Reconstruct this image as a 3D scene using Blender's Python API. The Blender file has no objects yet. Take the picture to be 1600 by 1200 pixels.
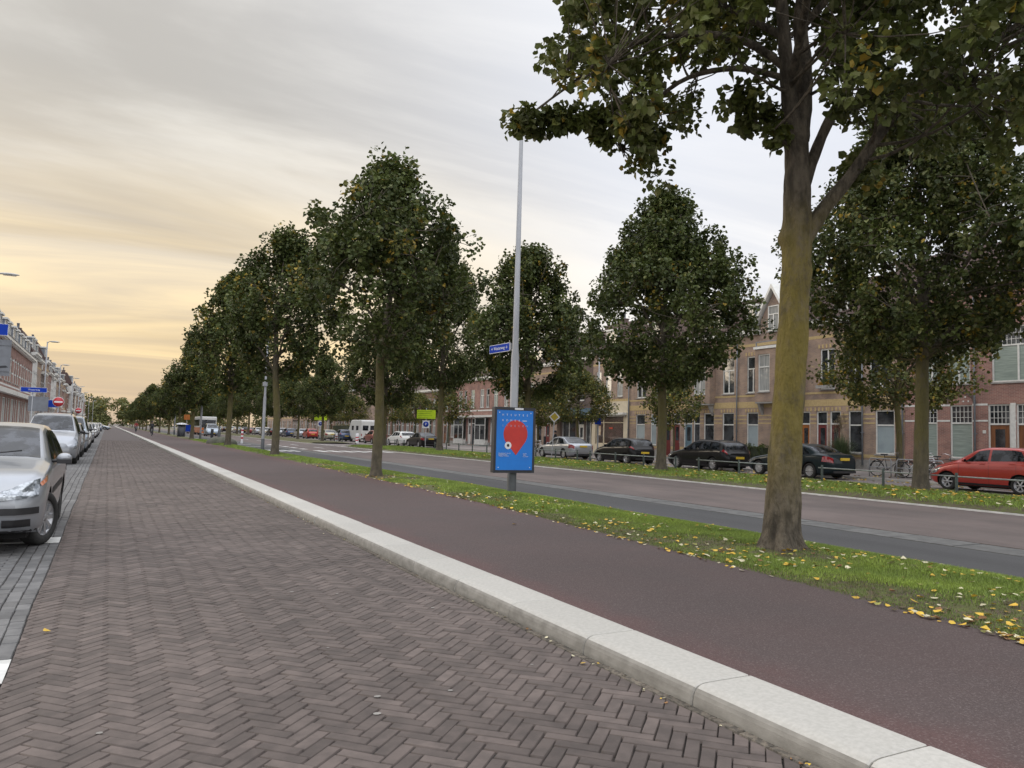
import bpy, bmesh, math, random
import numpy as np
from mathutils import Vector, Matrix, noise as mnoise
R = math.radians
sc = bpy.context.scene
COL = sc.collection
rng = np.random.default_rng(7)
random.seed(7)

# ---------------------------------------------------------------- camera
cd = bpy.data.cameras.new("camera"); cam = bpy.data.objects.new("camera", cd); COL.objects.link(cam)
sc.camera = cam
cd.sensor_width = 36; cd.lens = 36 * 1202 / 1600; cd.clip_end = 3000; cd.clip_start = .05
YAW, PITCH, ROLL = R(-27.61), R(3.742), R(1.6)
m = Matrix.Rotation(YAW, 4, 'Z') @ Matrix.Rotation(R(90) + PITCH, 4, 'X') @ Matrix.Rotation(ROLL, 4, 'Z')
cam.matrix_world = Matrix.Translation((0, 0, 1.5)) @ m

# ---------------------------------------------------------------- light
SUN_AZ, SUN_EL = R(38), R(13)          # azimuth measured from +Y towards -X
sdir = Vector((-math.sin(SUN_AZ) * math.cos(SUN_EL), math.cos(SUN_AZ) * math.cos(SUN_EL), math.sin(SUN_EL)))
sl = bpy.data.lights.new("sun", 'SUN'); sl.energy = .9; sl.angle = R(24); sl.color = (1, .86, .68)
so = bpy.data.objects.new("sun", sl); COL.objects.link(so)
so.rotation_euler = sdir.to_track_quat('Z', 'Y').to_euler()
W = bpy.data.worlds.new("World"); sc.world = W; W.use_nodes = True
nt = W.node_tree; N = nt.nodes; L = nt.links; N.clear()
def nd(tree, t, **k):
    n = tree.nodes.new(t)
    for a, b in k.items(): setattr(n, a, b)
    return n
def wmath(op, a, b=None, c=None, clamp=False, tree=None):
    tree = tree or nt
    n = tree.nodes.new('ShaderNodeMath'); n.operation = op; n.use_clamp = clamp
    for i, v in enumerate((a, b, c)):
        if v is None: continue
        if isinstance(v, (int, float)): n.inputs[i].default_value = v
        else: tree.links.new(v, n.inputs[i])
    return n.outputs[0]
def wmix(f, a, b, tree=None):
    tree = tree or nt
    n = tree.nodes.new('ShaderNodeMix'); n.data_type = 'RGBA'; n.clamp_factor = True
    for s, v in ((n.inputs[0], f), (n.inputs[6], a), (n.inputs[7], b)):
        if isinstance(v, (int, float)): s.default_value = v
        elif isinstance(v, tuple): s.default_value = (*v[:3], 1)
        else: tree.links.new(v, s)
    return n.outputs[2]
def smooth(v, a, b, tree=None):
    tree = tree or nt
    n = tree.nodes.new('ShaderNodeMapRange'); n.interpolation_type = 'SMOOTHSTEP'
    tree.links.new(v, n.inputs[0]); n.inputs[1].default_value = a; n.inputs[2].default_value = b
    return n.outputs[0]
tc = nd(nt, 'ShaderNodeTexCoord'); sx = nd(nt, 'ShaderNodeSeparateXYZ'); L.new(tc.outputs['Generated'], sx.inputs[0])
X_, Y_, Z_ = sx.outputs
sky = nd(nt, 'ShaderNodeTexSky', sky_type='NISHITA'); sky.sun_disc = False
sky.sun_elevation = SUN_EL; sky.sun_rotation = -SUN_AZ; sky.dust_density = 3
zc = wmath('ADD', wmath('MAXIMUM', Z_, 0.0), .20)
px = wmath('DIVIDE', X_, zc); py = wmath('DIVIDE', Y_, zc)
cmb = nd(nt, 'ShaderNodeCombineXYZ'); L.new(px, cmb.inputs[0]); L.new(py, cmb.inputs[1])
def cloud_noise(scale, detail, rough, sxyz, rot, dist=0.0):
    mp = nd(nt, 'ShaderNodeMapping'); L.new(cmb.outputs[0], mp.inputs[0])
    mp.inputs['Rotation'].default_value = (0, 0, R(rot)); mp.inputs['Scale'].default_value = sxyz
    n = nd(nt, 'ShaderNodeTexNoise'); L.new(mp.outputs[0], n.inputs['Vector'])
    n.inputs['Scale'].default_value = scale; n.inputs['Detail'].default_value = detail
    n.inputs['Roughness'].default_value = rough; n.inputs['Distortion'].default_value = dist
    return n.outputs['Fac']
n1 = smooth(cloud_noise(.8, 8, .56, (.5, 1.6, 1), -22, .9), .38, .62)
n2 = smooth(cloud_noise(1.25, 6, .55, (.25, 1.3, 1), -14, 1.1), .34, .68)
n3 = smooth(cloud_noise(.33, 3, .5, (1, 1, 1), 20), .4, .62)
# glow round the hidden sun
gd = Vector((-math.sin(R(9)), math.cos(R(9)), .14)).normalized()
dp = nd(nt, 'ShaderNodeVectorMath', operation='DOT_PRODUCT'); L.new(tc.outputs['Generated'], dp.inputs[0]); dp.inputs[1].default_value = gd
glow = smooth(dp.outputs['Value'], .82, 1.0)
low = wmath('SUBTRACT', 1, smooth(Z_, .03, .40))
side = smooth(dp.outputs['Value'], .66, .99)
up_l = wmix(n1, (.50, .475, .435), (.80, .775, .72))
up_r = wmix(n1, (.76, .79, .87), (.98, .98, 1.0))
c0 = wmix(side, up_r, up_l)
c0 = wmix(wmath('MULTIPLY', n3, .35), c0, (.76, .745, .71))
warm = wmix(n2, (.66, .51, .32), (1.2, .90, .45))
wf = wmath('MULTIPLY', low, wmath('MULTIPLY_ADD', side, .86, .10), clamp=True)
c1 = wmix(wf, c0, warm)
hz = wmath('SUBTRACT', 1, smooth(Z_, -.01, .11))
c2 = wmix(wmath('MULTIPLY', hz, wmath('MULTIPLY', side, .85)), c1, (.58, .45, .34))
# thick streaky veil lets some of the real sky through
skym = wmix(.12, c2, sky.outputs[0])
sc_ = nd(nt, 'ShaderNodeVectorMath', operation='SCALE')
boost = wmath('MULTIPLY_ADD', smooth(Z_, .52, .95), 1.35, 1.0)
back = wmath('MULTIPLY_ADD', smooth(wmath('MULTIPLY', Y_, -1), .0, .8), .5, 1.0)
L.new(c2, sc_.inputs[0]); L.new(wmath('MULTIPLY', wmath('MULTIPLY', boost, back), 10.9), sc_.inputs['Scale'])
ad = nd(nt, 'ShaderNodeMix', data_type='RGBA'); ad.inputs[0].default_value = .06
L.new(sc_.outputs[0], ad.inputs[6]); L.new(sky.outputs[0], ad.inputs[7])
bg = nd(nt, 'ShaderNodeBackground'); L.new(ad.outputs[2], bg.inputs[0]); bg.inputs[1].default_value = .105
wo = nd(nt, 'ShaderNodeOutputWorld'); L.new(bg.outputs[0], wo.inputs[0])
sc.view_settings.view_transform = 'Standard'; sc.view_settings.look = 'None'
sc.view_settings.exposure = 0.0; sc.view_settings.gamma = 1
sc.render.engine = 'CYCLES'
sc.cycles.max_bounces = 6; sc.cycles.diffuse_bounces = 3; sc.cycles.glossy_bounces = 3
sc.cycles.transmission_bounces = 4; sc.cycles.transparent_max_bounces = 4
sc.cycles.use_denoising = True

# ---------------------------------------------------------------- materials
def lin(c):
    return tuple(((x / 255) / 12.92 if x / 255 <= .04045 else ((x / 255 + .055) / 1.055) ** 2.4) for x in c)
MATS = {}
def mat(name, c1, c2=None, rough=.7, scale=4., detail=5, blot=0., bump=0., bscale=None, metal=0., coat=0., spec=.5, rnd=0., contrast=(.35, .65), stretch=(1, 1, 1), trans=0., hue=0., bdist=.02):
    """noise mottled principled; rnd = brightness spread driven by the per-face attribute 'rnd'"""
    if name in MATS: return MATS[name]
    m = bpy.data.materials.new(name); m.use_nodes = True; t = m.node_tree
    b = t.nodes['Principled BSDF']
    b.inputs['Roughness'].default_value = rough; b.inputs['Metallic'].default_value = metal
    b.inputs['Coat Weight'].default_value = coat; b.inputs['Coat Roughness'].default_value = .05
    b.inputs['Specular IOR Level'].default_value = spec
    c2 = c2 or tuple(x * .8 for x in c1)
    tcn = t.nodes.new('ShaderNodeTexCoord'); mp = t.nodes.new('ShaderNodeMapping')
    mp.inputs['Scale'].default_value = stretch
    t.links.new(tcn.outputs['Object'], mp.inputs[0])
    n = t.nodes.new('ShaderNodeTexNoise'); n.inputs['Scale'].default_value = scale; n.inputs['Detail'].default_value = detail
    n.inputs['Roughness'].default_value = .6
    t.links.new(mp.outputs[0], n.inputs['Vector'])
    col = wmix(smooth(n.outputs['Fac'], contrast[0], contrast[1], t), tuple(c1), tuple(c2), t)
    if rnd:
        a = t.nodes.new('ShaderNodeAttribute'); a.attribute_name = 'rnd'
        f = wmath('MULTIPLY_ADD', a.outputs['Fac'], rnd * 2, 1 - rnd, tree=t)
        vs = t.nodes.new('ShaderNodeVectorMath'); vs.operation = 'SCALE'
        t.links.new(col, vs.inputs[0]); t.links.new(f, vs.inputs['Scale']); col = vs.outputs[0]
    if blot:
        n2 = t.nodes.new('ShaderNodeTexNoise'); n2.inputs['Scale'].default_value = .55; n2.inputs['Detail'].default_value = 9; n2.inputs['Roughness'].default_value = .65
        t.links.new(tcn.outputs['Object'], n2.inputs['Vector'])
        v2 = t.nodes.new('ShaderNodeVectorMath'); v2.operation = 'SCALE'; t.links.new(col, v2.inputs[0])
        t.links.new(wmath('MULTIPLY_ADD', smooth(n2.outputs['Fac'], .32, .68, t), blot * 2, 1 - blot, tree=t), v2.inputs['Scale']); col = v2.outputs[0]
    t.links.new(col, b.inputs['Base Color'])
    if bump:
        nb = t.nodes.new('ShaderNodeTexNoise'); nb.inputs['Scale'].default_value = bscale or scale * 6; nb.inputs['Detail'].default_value = 6
        t.links.new(mp.outputs[0], nb.inputs['Vector'])
        bp = t.nodes.new('ShaderNodeBump'); bp.inputs['Strength'].default_value = bump; bp.inputs['Distance'].default_value = bdist
        t.links.new(nb.outputs['Fac'], bp.inputs['Height']); t.links.new(bp.outputs[0], b.inputs['Normal'])
    MATS[name] = m
    return m

def brick_mat(name, ca, cb, mortar, bw=.22, bh=.065):
    m = bpy.data.materials.new(name); m.use_nodes = True; t = m.node_tree; b = t.nodes['Principled BSDF']
    tcn = t.nodes.new('ShaderNodeTexCoord'); s = t.nodes.new('ShaderNodeSeparateXYZ'); t.links.new(tcn.outputs['Object'], s.inputs[0])
    u = wmath('ADD', s.outputs[0], s.outputs[1], tree=t)
    c = t.nodes.new('ShaderNodeCombineXYZ'); t.links.new(u, c.inputs[0]); t.links.new(s.outputs[2], c.inputs[1])
    br = t.nodes.new('ShaderNodeTexBrick'); t.links.new(c.outputs[0], br.inputs['Vector'])
    br.inputs['Scale'].default_value = 1; br.inputs['Brick Width'].default_value = bw; br.inputs['Row Height'].default_value = bh
    br.inputs['Mortar Size'].default_value = .007; br.inputs['Mortar Smooth'].default_value = .3
    br.inputs['Color1'].default_value = (*ca, 1); br.inputs['Color2'].default_value = (*cb, 1); br.inputs['Mortar'].default_value = (*mortar, 1)
    n = t.nodes.new('ShaderNodeTexNoise'); n.inputs['Scale'].default_value = 1.3; n.inputs['Detail'].default_value = 8
    t.links.new(tcn.outputs['Object'], n.inputs['Vector'])
    dirt = wmix(smooth(n.outputs['Fac'], .3, .75, t), (1.12, 1.1, 1.08), (.72, .72, .74), t)
    mu = t.nodes.new('ShaderNodeMix'); mu.data_type = 'RGBA'; mu.blend_type = 'MULTIPLY'; mu.inputs[0].default_value = 1
    t.links.new(br.outputs[0], mu.inputs[6]); t.links.new(dirt, mu.inputs[7]); t.links.new(mu.outputs[2], b.inputs['Base Color'])
    b.inputs['Roughness'].default_value = .85
    bp = t.nodes.new('ShaderNodeBump'); bp.inputs['Strength'].default_value = .5; bp.inputs['Distance'].default_value = .01; bp.invert = True
    t.links.new(br.outputs['Fac'], bp.inputs['Height']); t.links.new(bp.outputs[0], b.inputs['Normal'])
    MATS[name] = m
    return m

# ---------------------------------------------------------------- helpers
class MB:
    def __init__(s): s.v = []; s.f = []; s.m = []; s.sm = []
    def add(s, verts, faces, mi=0, smooth=False):
        o = len(s.v); s.v += [tuple(p) for p in verts]
        for f in faces: s.f.append(tuple(i + o for i in f)); s.m.append(mi); s.sm.append(smooth)
        return s
    def box(s, x0, x1, y0, y1, z0, z1, mi=0):
        v = [(x, y, z) for z in (z0, z1) for y in (y0, y1) for x in (x0, x1)]
        return s.add(v, [(0, 2, 3, 1), (4, 5, 7, 6), (0, 1, 5, 4), (2, 6, 7, 3), (0, 4, 6, 2), (1, 3, 7, 5)], mi)
    def quad(s, *p, mi=0): return s.add(p, [tuple(range(len(p)))], mi)
    def tube(s, pts, rad, n=8, mi=0, caps=True, smooth=True):
        pts = [Vector(p) for p in pts]
        if isinstance(rad, (int, float)): rad = [rad] * len(pts)
        rings = []; ref = Vector((.3, .9, .2)).normalized()
        vs = []
        d0 = (pts[1] - pts[0]).normalized()
        if abs(d0.dot(ref)) > .9: ref = Vector((1, 0, 0))
        u = d0.cross(ref).normalized()
        for i, p in enumerate(pts):
            d = (pts[min(i + 1, len(pts) - 1)] - pts[max(i - 1, 0)]).normalized()
            u = (u - d * u.dot(d)).normalized(); w = d.cross(u)
            for k in range(n):
                a = 2 * math.pi * k / n
                vs.append(p + (u * math.cos(a) + w * math.sin(a)) * rad[i])
        fs = []
        for i in range(len(pts) - 1):
            for k in range(n):
                fs.append((i * n + k, i * n + (k + 1) % n, (i + 1) * n + (k + 1) % n, (i + 1) * n + k))
        if caps: fs += [tuple(range(n))[::-1], tuple(range((len(pts) - 1) * n, len(pts) * n))]
        return s.add(vs, fs, mi, smooth)
    def lathe(s, prof, n=24, axis='z', org=(0, 0, 0), mi=0, smooth=True):
        vs = []
        for r, h in prof:
            for k in range(n):
                a = 2 * math.pi * k / n; c_, s_ = r * math.cos(a), r * math.sin(a)
                p = (c_, s_, h) if axis == 'z' else (h, c_, s_) if axis == 'x' else (c_, h, s_)
                vs.append((p[0] + org[0], p[1] + org[1], p[2] + org[2]))
        fs = [(i * n + k, i * n + (k + 1) % n, (i + 1) * n + (k + 1) % n, (i + 1) * n + k) for i in range(len(prof) - 1) for k in range(n)]
        return s.add(vs, fs, mi, smooth)
    def build(s, name, mats, parent=None, rnd=None, recalc=True):
        me = bpy.data.meshes.new(name); me.from_pydata(s.v, [], s.f)
        if not isinstance(mats, (list, tuple)): mats = [mats]
        for x in mats: me.materials.append(x)
        me.polygons.foreach_set('material_index', s.m); me.polygons.foreach_set('use_smooth', s.sm)
        if recalc and len(s.f) < 60000:
            b = bmesh.new(); b.from_mesh(me); bmesh.ops.recalc_face_normals(b, faces=b.faces); b.to_mesh(me); b.free()
        if rnd is not None:
            a = me.attributes.new('rnd', 'FLOAT', 'FACE'); a.data.foreach_set('value', np.asarray(rnd, dtype=np.float32))
        me.update()
        o = bpy.data.objects.new(name, me); COL.objects.link(o)
        if parent: o.parent = parent
        return o
def np_mesh(name, verts, faces, mats, parent=None, rnd=None, mi=None, smooth=False):
    """verts Nx3, faces MxK arrays"""
    me = bpy.data.meshes.new(name); nv, nf, k = len(verts), len(faces), faces.shape[1]
    me.vertices.add(nv); me.vertices.foreach_set('co', np.asarray(verts, dtype=np.float32).ravel())
    me.loops.add(nf * k); me.loops.foreach_set('vertex_index', np.asarray(faces, dtype=np.int32).ravel())
    me.polygons.add(nf); me.polygons.foreach_set('loop_start', np.arange(0, nf * k, k, dtype=np.int32))
    me.polygons.foreach_set('loop_total', np.full(nf, k, dtype=np.int32))
    if not isinstance(mats, (list, tuple)): mats = [mats]
    for x in mats: me.materials.append(x)
    if mi is not None: me.polygons.foreach_set('material_index', np.asarray(mi, dtype=np.int32))
    me.polygons.foreach_set('use_smooth', np.full(nf, smooth))
    me.update(calc_edges=True); me.validate()
    if rnd is not None:
        a = me.attributes.new('rnd', 'FLOAT', 'FACE'); a.data.foreach_set('value', np.asarray(rnd, dtype=np.float32))
    o = bpy.data.objects.new(name, me); COL.objects.link(o)
    if parent: o.parent = parent
    return o
def empty(name, loc=(0, 0, 0), rz=0):
    o = bpy.data.objects.new(name, None); COL.objects.link(o); o.location = loc; o.rotation_euler = (0, 0, rz); o.empty_display_size = .3
    return o
def tag(o, label, cat, group=None, kind=None):
    o['label'] = label; o['category'] = cat
    if group: o['group'] = group
    if kind: o['kind'] = kind
    return o
def structure(o): o['kind'] = 'structure'; return o
KIDS = {}
def kids(o):
    if o.name not in KIDS: KIDS[o.name] = list(o.children)
    return KIDS[o.name]
def copy_tree(o, parent=None, swap=None):
    c = o.copy(); COL.objects.link(c); c.parent = parent
    if o.type == 'MESH' and swap:
        for i, s_ in enumerate(c.material_slots):
            k_ = s_.material.name if s_.material else ''
            if k_ in swap: s_.link = 'OBJECT'; s_.material = swap[k_]
    for ch in kids(o): copy_tree(ch, c, swap)
    return c
def text_mesh(name, body, size, m, parent, loc, rot, depth=.002, align='CENTER', sx_=1.):
    cu = bpy.data.curves.new(name, 'FONT'); cu.body = body; cu.size = size; cu.extrude = depth; cu.align_x = align; cu.align_y = 'CENTER'
    t = bpy.data.objects.new(name + '_curve', cu); COL.objects.link(t)
    dg = bpy.context.evaluated_depsgraph_get(); me = bpy.data.meshes.new_from_object(t.evaluated_get(dg))
    bpy.data.objects.remove(t); me.name = name; me.materials.clear(); me.materials.append(m)
    o = bpy.data.objects.new(name, me); COL.objects.link(o); o.parent = parent
    o.location = loc; o.rotation_euler = rot; o.scale = (sx_, 1, 1)
    return o
# ================================================================ GROUND
M_brick = mat('clinker_paver', (.118, .094, .084), (.086, .069, .062), .8, 7, rnd=.20, blot=.16, bump=.6, bscale=120, bdist=.003)
M_joint = mat('joint_sand', (.05, .043, .038), (.03, .026, .024), .95, 6)
M_conc = mat('kerb_concrete', (.47, .455, .42), (.40, .388, .355), .85, 34, 8, bump=.5, bscale=90, bdist=.004, rnd=.06, contrast=(.3, .7))
M_grey = mat('grey_paver', (.145, .143, .142), (.105, .105, .106), .85, 6, blot=.15, rnd=.16, bump=.4, bscale=90, bdist=.003)
M_path = mat('red_asphalt', (.082, .056, .053), (.066, .048, .046), .82, 1.1, blot=.10, bump=.9, bscale=190, bdist=.006, contrast=(.3, .7))
def _path():
    t = M_path.node_tree; b = t.nodes['Principled BSDF']; src = b.inputs['Base Color'].links[0].from_socket
    tcn = t.nodes.new('ShaderNodeTexCoord'); s = t.nodes.new('ShaderNodeSeparateXYZ'); t.links.new(tcn.outputs['Object'], s.inputs[0])
    n = t.nodes.new('ShaderNodeTexNoise'); n.inputs['Scale'].default_value = 1.6; n.inputs['Detail'].default_value = 8; t.links.new(tcn.outputs['Object'], n.inputs['Vector'])
    x = wmath('MULTIPLY_ADD', wmath('SUBTRACT', n.outputs['Fac'], .5, tree=t), .7, s.outputs[0], tree=t)
    e = wmath('MAXIMUM', wmath('SUBTRACT', 1, smooth(x, 3.45, 3.85, t), tree=t), smooth(x, 6.0, 6.9, t), tree=t)
    sp = t.nodes.new('ShaderNodeTexNoise'); sp.inputs['Scale'].default_value = 75; sp.inputs['Detail'].default_value = 4; t.links.new(tcn.outputs['Object'], sp.inputs['Vector'])
    c = wmix(wmath('MULTIPLY', e, .42, tree=t), src, (.12, .05, .046), t)
    c = wmix(wmath('MULTIPLY', smooth(sp.outputs['Fac'], .54, .66, t), .35, tree=t), c, (.21, .175, .168), t)
    c = wmix(wmath('MULTIPLY', wmath('SUBTRACT', 1, smooth(sp.outputs['Fac'], .3, .45, t), tree=t), .5, tree=t), c, (.04, .028, .028), t)
    t.links.new(c, b.inputs['Base Color'])
_path()
M_asph = mat('dark_asphalt', (.068, .068, .070), (.052, .052, .054), .85, .8, bump=.7, bscale=150, bdist=.005, stretch=(1, .12, 1))
M_lane = mat('lane_clinker', (.142, .112, .103), (.108, .088, .082), .85, .9, blot=.12, bump=.4, bscale=60, stretch=(1, .25, 1))
M_gut = mat('gutter_concrete', (.145, .145, .14), (.10, .10, .098), .85, 5, bump=.3, rnd=.12)
M_white = mat('road_paint', (.72, .72, .70), (.5, .5, .48), .7, 5)
M_pave = mat('pavement_tile', (.25, .22, .205), (.19, .165, .155), .85, .7, rnd=.1)
M_soil = mat('soil', (.095, .075, .055), (.065, .05, .037), .95, 8, bump=.8, bscale=30)

g = MB().box(-700, 900, -60, 1600, -.5, -.03); o = structure(g.build('ground', mat('far_ground', (.12, .11, .10)))); 

def clip(poly, ax, val, keep_greater):
    out = []
    for i in range(len(poly)):
        a, b = poly[i], poly[(i + 1) % len(poly)]
        ia = (a[ax] >= val) if keep_greater else (a[ax] <= val); ib = (b[ax] >= val) if keep_greater else (b[ax] <= val)
        if ia: out.append(a)
        if ia != ib:
            t = (val - a[ax]) / (b[ax] - a[ax]); out.append(tuple(a[k] + t * (b[k] - a[k]) for k in (0, 1)))
    return out
def paver_mesh(name, polys, mats, zbase, inset=.004, drop=.020, jitter=.0014, z_under=None, parent=None, gap=.003):
    mb = MB(); r_ = []
    for p in polys:
        n = len(p); cx = sum(q[0] for q in p) / n; cy = sum(q[1] for q in p) / n
        ext = [max(1e-3, math.hypot(q[0] - cx, q[1] - cy)) for q in p]
        ja = random.gauss(0, .009); jx, jy = random.gauss(0, .0012), random.gauss(0, .0012); wx = .006 * math.sin(cy * .8 + 2 * cx) + .004 * math.sin(cy * 2.3); wy = .010 * math.sin(cx * 1.9 + cy * .35)
        p = [(cx + (q[0] - cx) - (q[1] - cy) * ja + jx + wx, cy + (q[1] - cy) + (q[0] - cx) * ja + jy + wy) for q in p]; cx += jx + wx; cy += jy + wy
        zz = zbase + random.gauss(0, jitter) + .004 * math.sin(cx * 2.1 + cy * .6) + .003 * math.sin(cy * 1.7 - cx); tx, ty = random.gauss(0, .007), random.gauss(0, .007)
        def ring(ins, dz):
            out = []
            for i in range(n):
                q = p[i]; a = Vector((p[i - 1][0] - q[0], p[i - 1][1] - q[1])); b = Vector((p[(i + 1) % n][0] - q[0], p[(i + 1) % n][1] - q[1]))
                la, lb = a.length, b.length
                if la < 1e-4 or lb < 1e-4: d = Vector((cx - q[0], cy - q[1])) * .05
                else:
                    d = a / la * min(ins, la * .3) + b / lb * min(ins, lb * .3)
                x, y = q[0] + d.x, q[1] + d.y
                out.append((x, y, zz + dz + (x - cx) * tx + (y - cy) * ty))
            return out
        a = ring(gap, -drop); b = ring(gap + inset, 0)
        o_ = len(mb.v); mb.v += a + b
        mb.f.append(tuple(range(o_ + n, o_ + 2 * n))); mb.m.append(0); mb.sm.append(False)
        v = random.random(); v = v ** 1.2 if random.random() < .95 else 1.15
        r_.append(v)
        for i in range(n):
            j = (i + 1) % n
            mb.f.append((o_ + i, o_ + j, o_ + n + j, o_ + n + i)); mb.m.append(0); mb.sm.append(True); r_.append(v * .6)
    return mb, r_
def herringbone(x0, x1, y0, y1, w=.0695, n=3):
    c = math.cos(R(45)); out = []
    ext = int((max(x1 - x0, y1 - y0) * 1.6) / w) + 6
    cx, cy = (x0 + x1) / 2, (y0 + y1) / 2
    hx, hy = (x1 - x0) / 2 + .25, (y1 - y0) / 2 + .25
    # iterate only lattice cells inside the rotated bounds
    U = int((hx + hy) * .7072 / w) + 5
    for j in range(-U, U):
        for i in range(-U, U):
            for kind in (0, 1):
                if kind == 0:
                    if (i - j) % (2 * n): continue
                    r = (i, j, i + n, j + 1)
                else:
                    if (i - 5 - j) % (2 * n): continue
                    r = (i, j, i + 1, j + n)
                mx, my = (r[0] + r[2]) / 2 * w, (r[1] + r[3]) / 2 * w
                X = (mx - my) * c; Y = (mx + my) * c
                if abs(X) > hx or abs(Y) > hy: continue
                p = [(cx + (a - b) * w * c, cy + (a + b) * w * c) for a, b in ((r[0], r[1]), (r[2], r[1]), (r[2], r[3]), (r[0], r[3]))]
                p = clip(p, 0, x0, True)
                if len(p) >= 3: p = clip(p, 0, x1, False)
                if len(p) >= 3: p = clip(p, 1, y0, True)
                if len(p) >= 3: p = clip(p, 1, y1, False)
                if len(p) < 3: continue
                A = abs(sum(p[k][0] * p[(k + 1) % len(p)][1] - p[(k + 1) % len(p)][0] * p[k][1] for k in range(len(p)))) / 2
                if A < w * w * .25: continue
                out.append(p)
    return out
RY = 76.
polys = []
for a in range(0, 5):
    ya, yb = 1.2 + a * (RY - 1.2) / 5, 1.2 + (a + 1) * (RY - 1.2) / 5
    break
# one lattice for the whole run so the pattern never breaks
def herring_run(x0, x1, y0, y1, w=.0765, n=3):
    c = math.sqrt(.5); out = []
    s_lo, s_hi = y0 / c / w, y1 / c / w            # i+j range
    d_lo, d_hi = x0 / c / w, x1 / c / w            # i-j range
    for S in range(int(s_lo) - 4, int(s_hi) + 5):
        for D in range(int(d_lo) - 5, int(d_hi) + 5):
            if (S + D) % 2: continue
            i, j = (S + D) // 2, (S - D) // 2
            for kind in (0, 1):
                if kind == 0:
                    if (i - j) % (2 * n): continue
                    r = (i, j, i + n, j + 1)
                else:
                    if (i - 5 - j) % (2 * n): continue
                    r = (i, j, i + 1, j + n)
                p = [(x0 + x1 - (a - b) * w * c, (a + b) * w * c) for a, b in ((r[0], r[1]), (r[2], r[1]), (r[2], r[3]), (r[0], r[3]))][::-1]
                for ax, v, g_ in ((0, x0, True), (0, x1, False), (1, y0, True), (1, y1, False)):
                    if len(p) >= 3: p = clip(p, ax, v, g_)
                if len(p) < 3: continue
                A = abs(sum(p[k][0] * p[(k + 1) % len(p)][1] - p[(k + 1) % len(p)][0] * p[k][1] for k in range(len(p)))) / 2
                if A < w * w * .2: continue
                out.append(p)
    return out
mb, r_ = paver_mesh('road', herring_run(-.45, 2.93, 1.2, RY), None, 0)
o = mb.build('brick_road', M_brick, rnd=r_, recalc=False); structure(o)
# joints under the bricks, then a plain continuation of the same clinker
g = MB().box(-.45, 2.98, 1.0, RY, -.04, -.017); structure(g.build('road_bed', M_joint))
g = MB().box(-.45, 2.98, RY, 420, -.02, 0); structure(g.build('road_far', mat('clinker_far', (.094, .077, .073), (.082, .067, .064), .85, .6, bump=.4, bscale=25, stretch=(.6, 1, 1), contrast=(.2, .8))))
g = MB().box(-.45, 2.98, -40, 1.2, -.02, 0); structure(g.build('road_behind', MATS['clinker_far']))
# fillet row along the kerb
polys = []
y = 1.2
while y < RY:
    polys.append([(2.935, y), (3.0, y), (3.0, y + .2), (2.935, y + .2)]); y += .203
mb, r_ = paver_mesh('x', polys, None, .001); structure(mb.build('kerb_gutter', mat('gutter_brick', (.17, .145, .115), (.085, .075, .062), .95, 25, rnd=.2, contrast=(.4, .6), bump=.8, bscale=60), rnd=r_, recalc=False))
# parking bay: three rows lengthways, then cross bond
polys = []
for k in range(3):
    x1 = -.455 - k * .105; y = 1.2 - k * .07
    while y < 60: polys.append([(x1 - .104, y), (x1, y), (x1, y + .209), (x1 - .104, y + .209)]); y += .21
wr = []
for p in polys:
    pass
mb, r_ = paver_mesh('x', polys, None, .0); structure(mb.build('edge_band', M_grey, rnd=r_, recalc=False))
polys = []; k = 0; y = 1.2
while y < 60:
    x = -.772 - (k % 2) * .105
    if k % 2: polys.append([(-.772 - .104, y), (-.772, y), (-.772, y + .104), (-.772 - .104, y + .104)])
    while x > -2.75: polys.append([(x - .209, y), (x, y), (x, y + .104), (x - .209, y + .104)]); x -= .21
    y += .105; k += 1
mb, r_ = paver_mesh('x', polys, None, .0); structure(mb.build('parking_pavers', M_grey, rnd=r_, recalc=False))
g = MB().box(-2.98, -.45, 1.0, 60, -.04, -.017); structure(g.build('parking_bed', M_joint))
g = MB().box(-2.98, -.45, 60, 420, -.02, 0).box(-2.98, -.45, -40, 1.0, -.02, 0); structure(g.build('parking_far', mat('grey_far', (.135, .133, .132), (.115, .113, .113), .85, 1)))
# bay markings in white stones
g = MB()
for y0 in (5.3, 11.15):
    g.box(-.66, -.452, y0, y0 + .5, .002, .006); g.box(-2.6, -.66, y0 + .05, y0 + .17, .002, .006)
structure(g.build('bay_marking', M_white))
# left pavement
g = MB().box(-3.12, -2.98, -40, 420, -.3, .12); structure(g.build('left_kerb', M_conc))
g = MB().box(-7.25, -3.12, -40, 420, -.3, .115); structure(g.build('left_pavement', M_pave))
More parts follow.
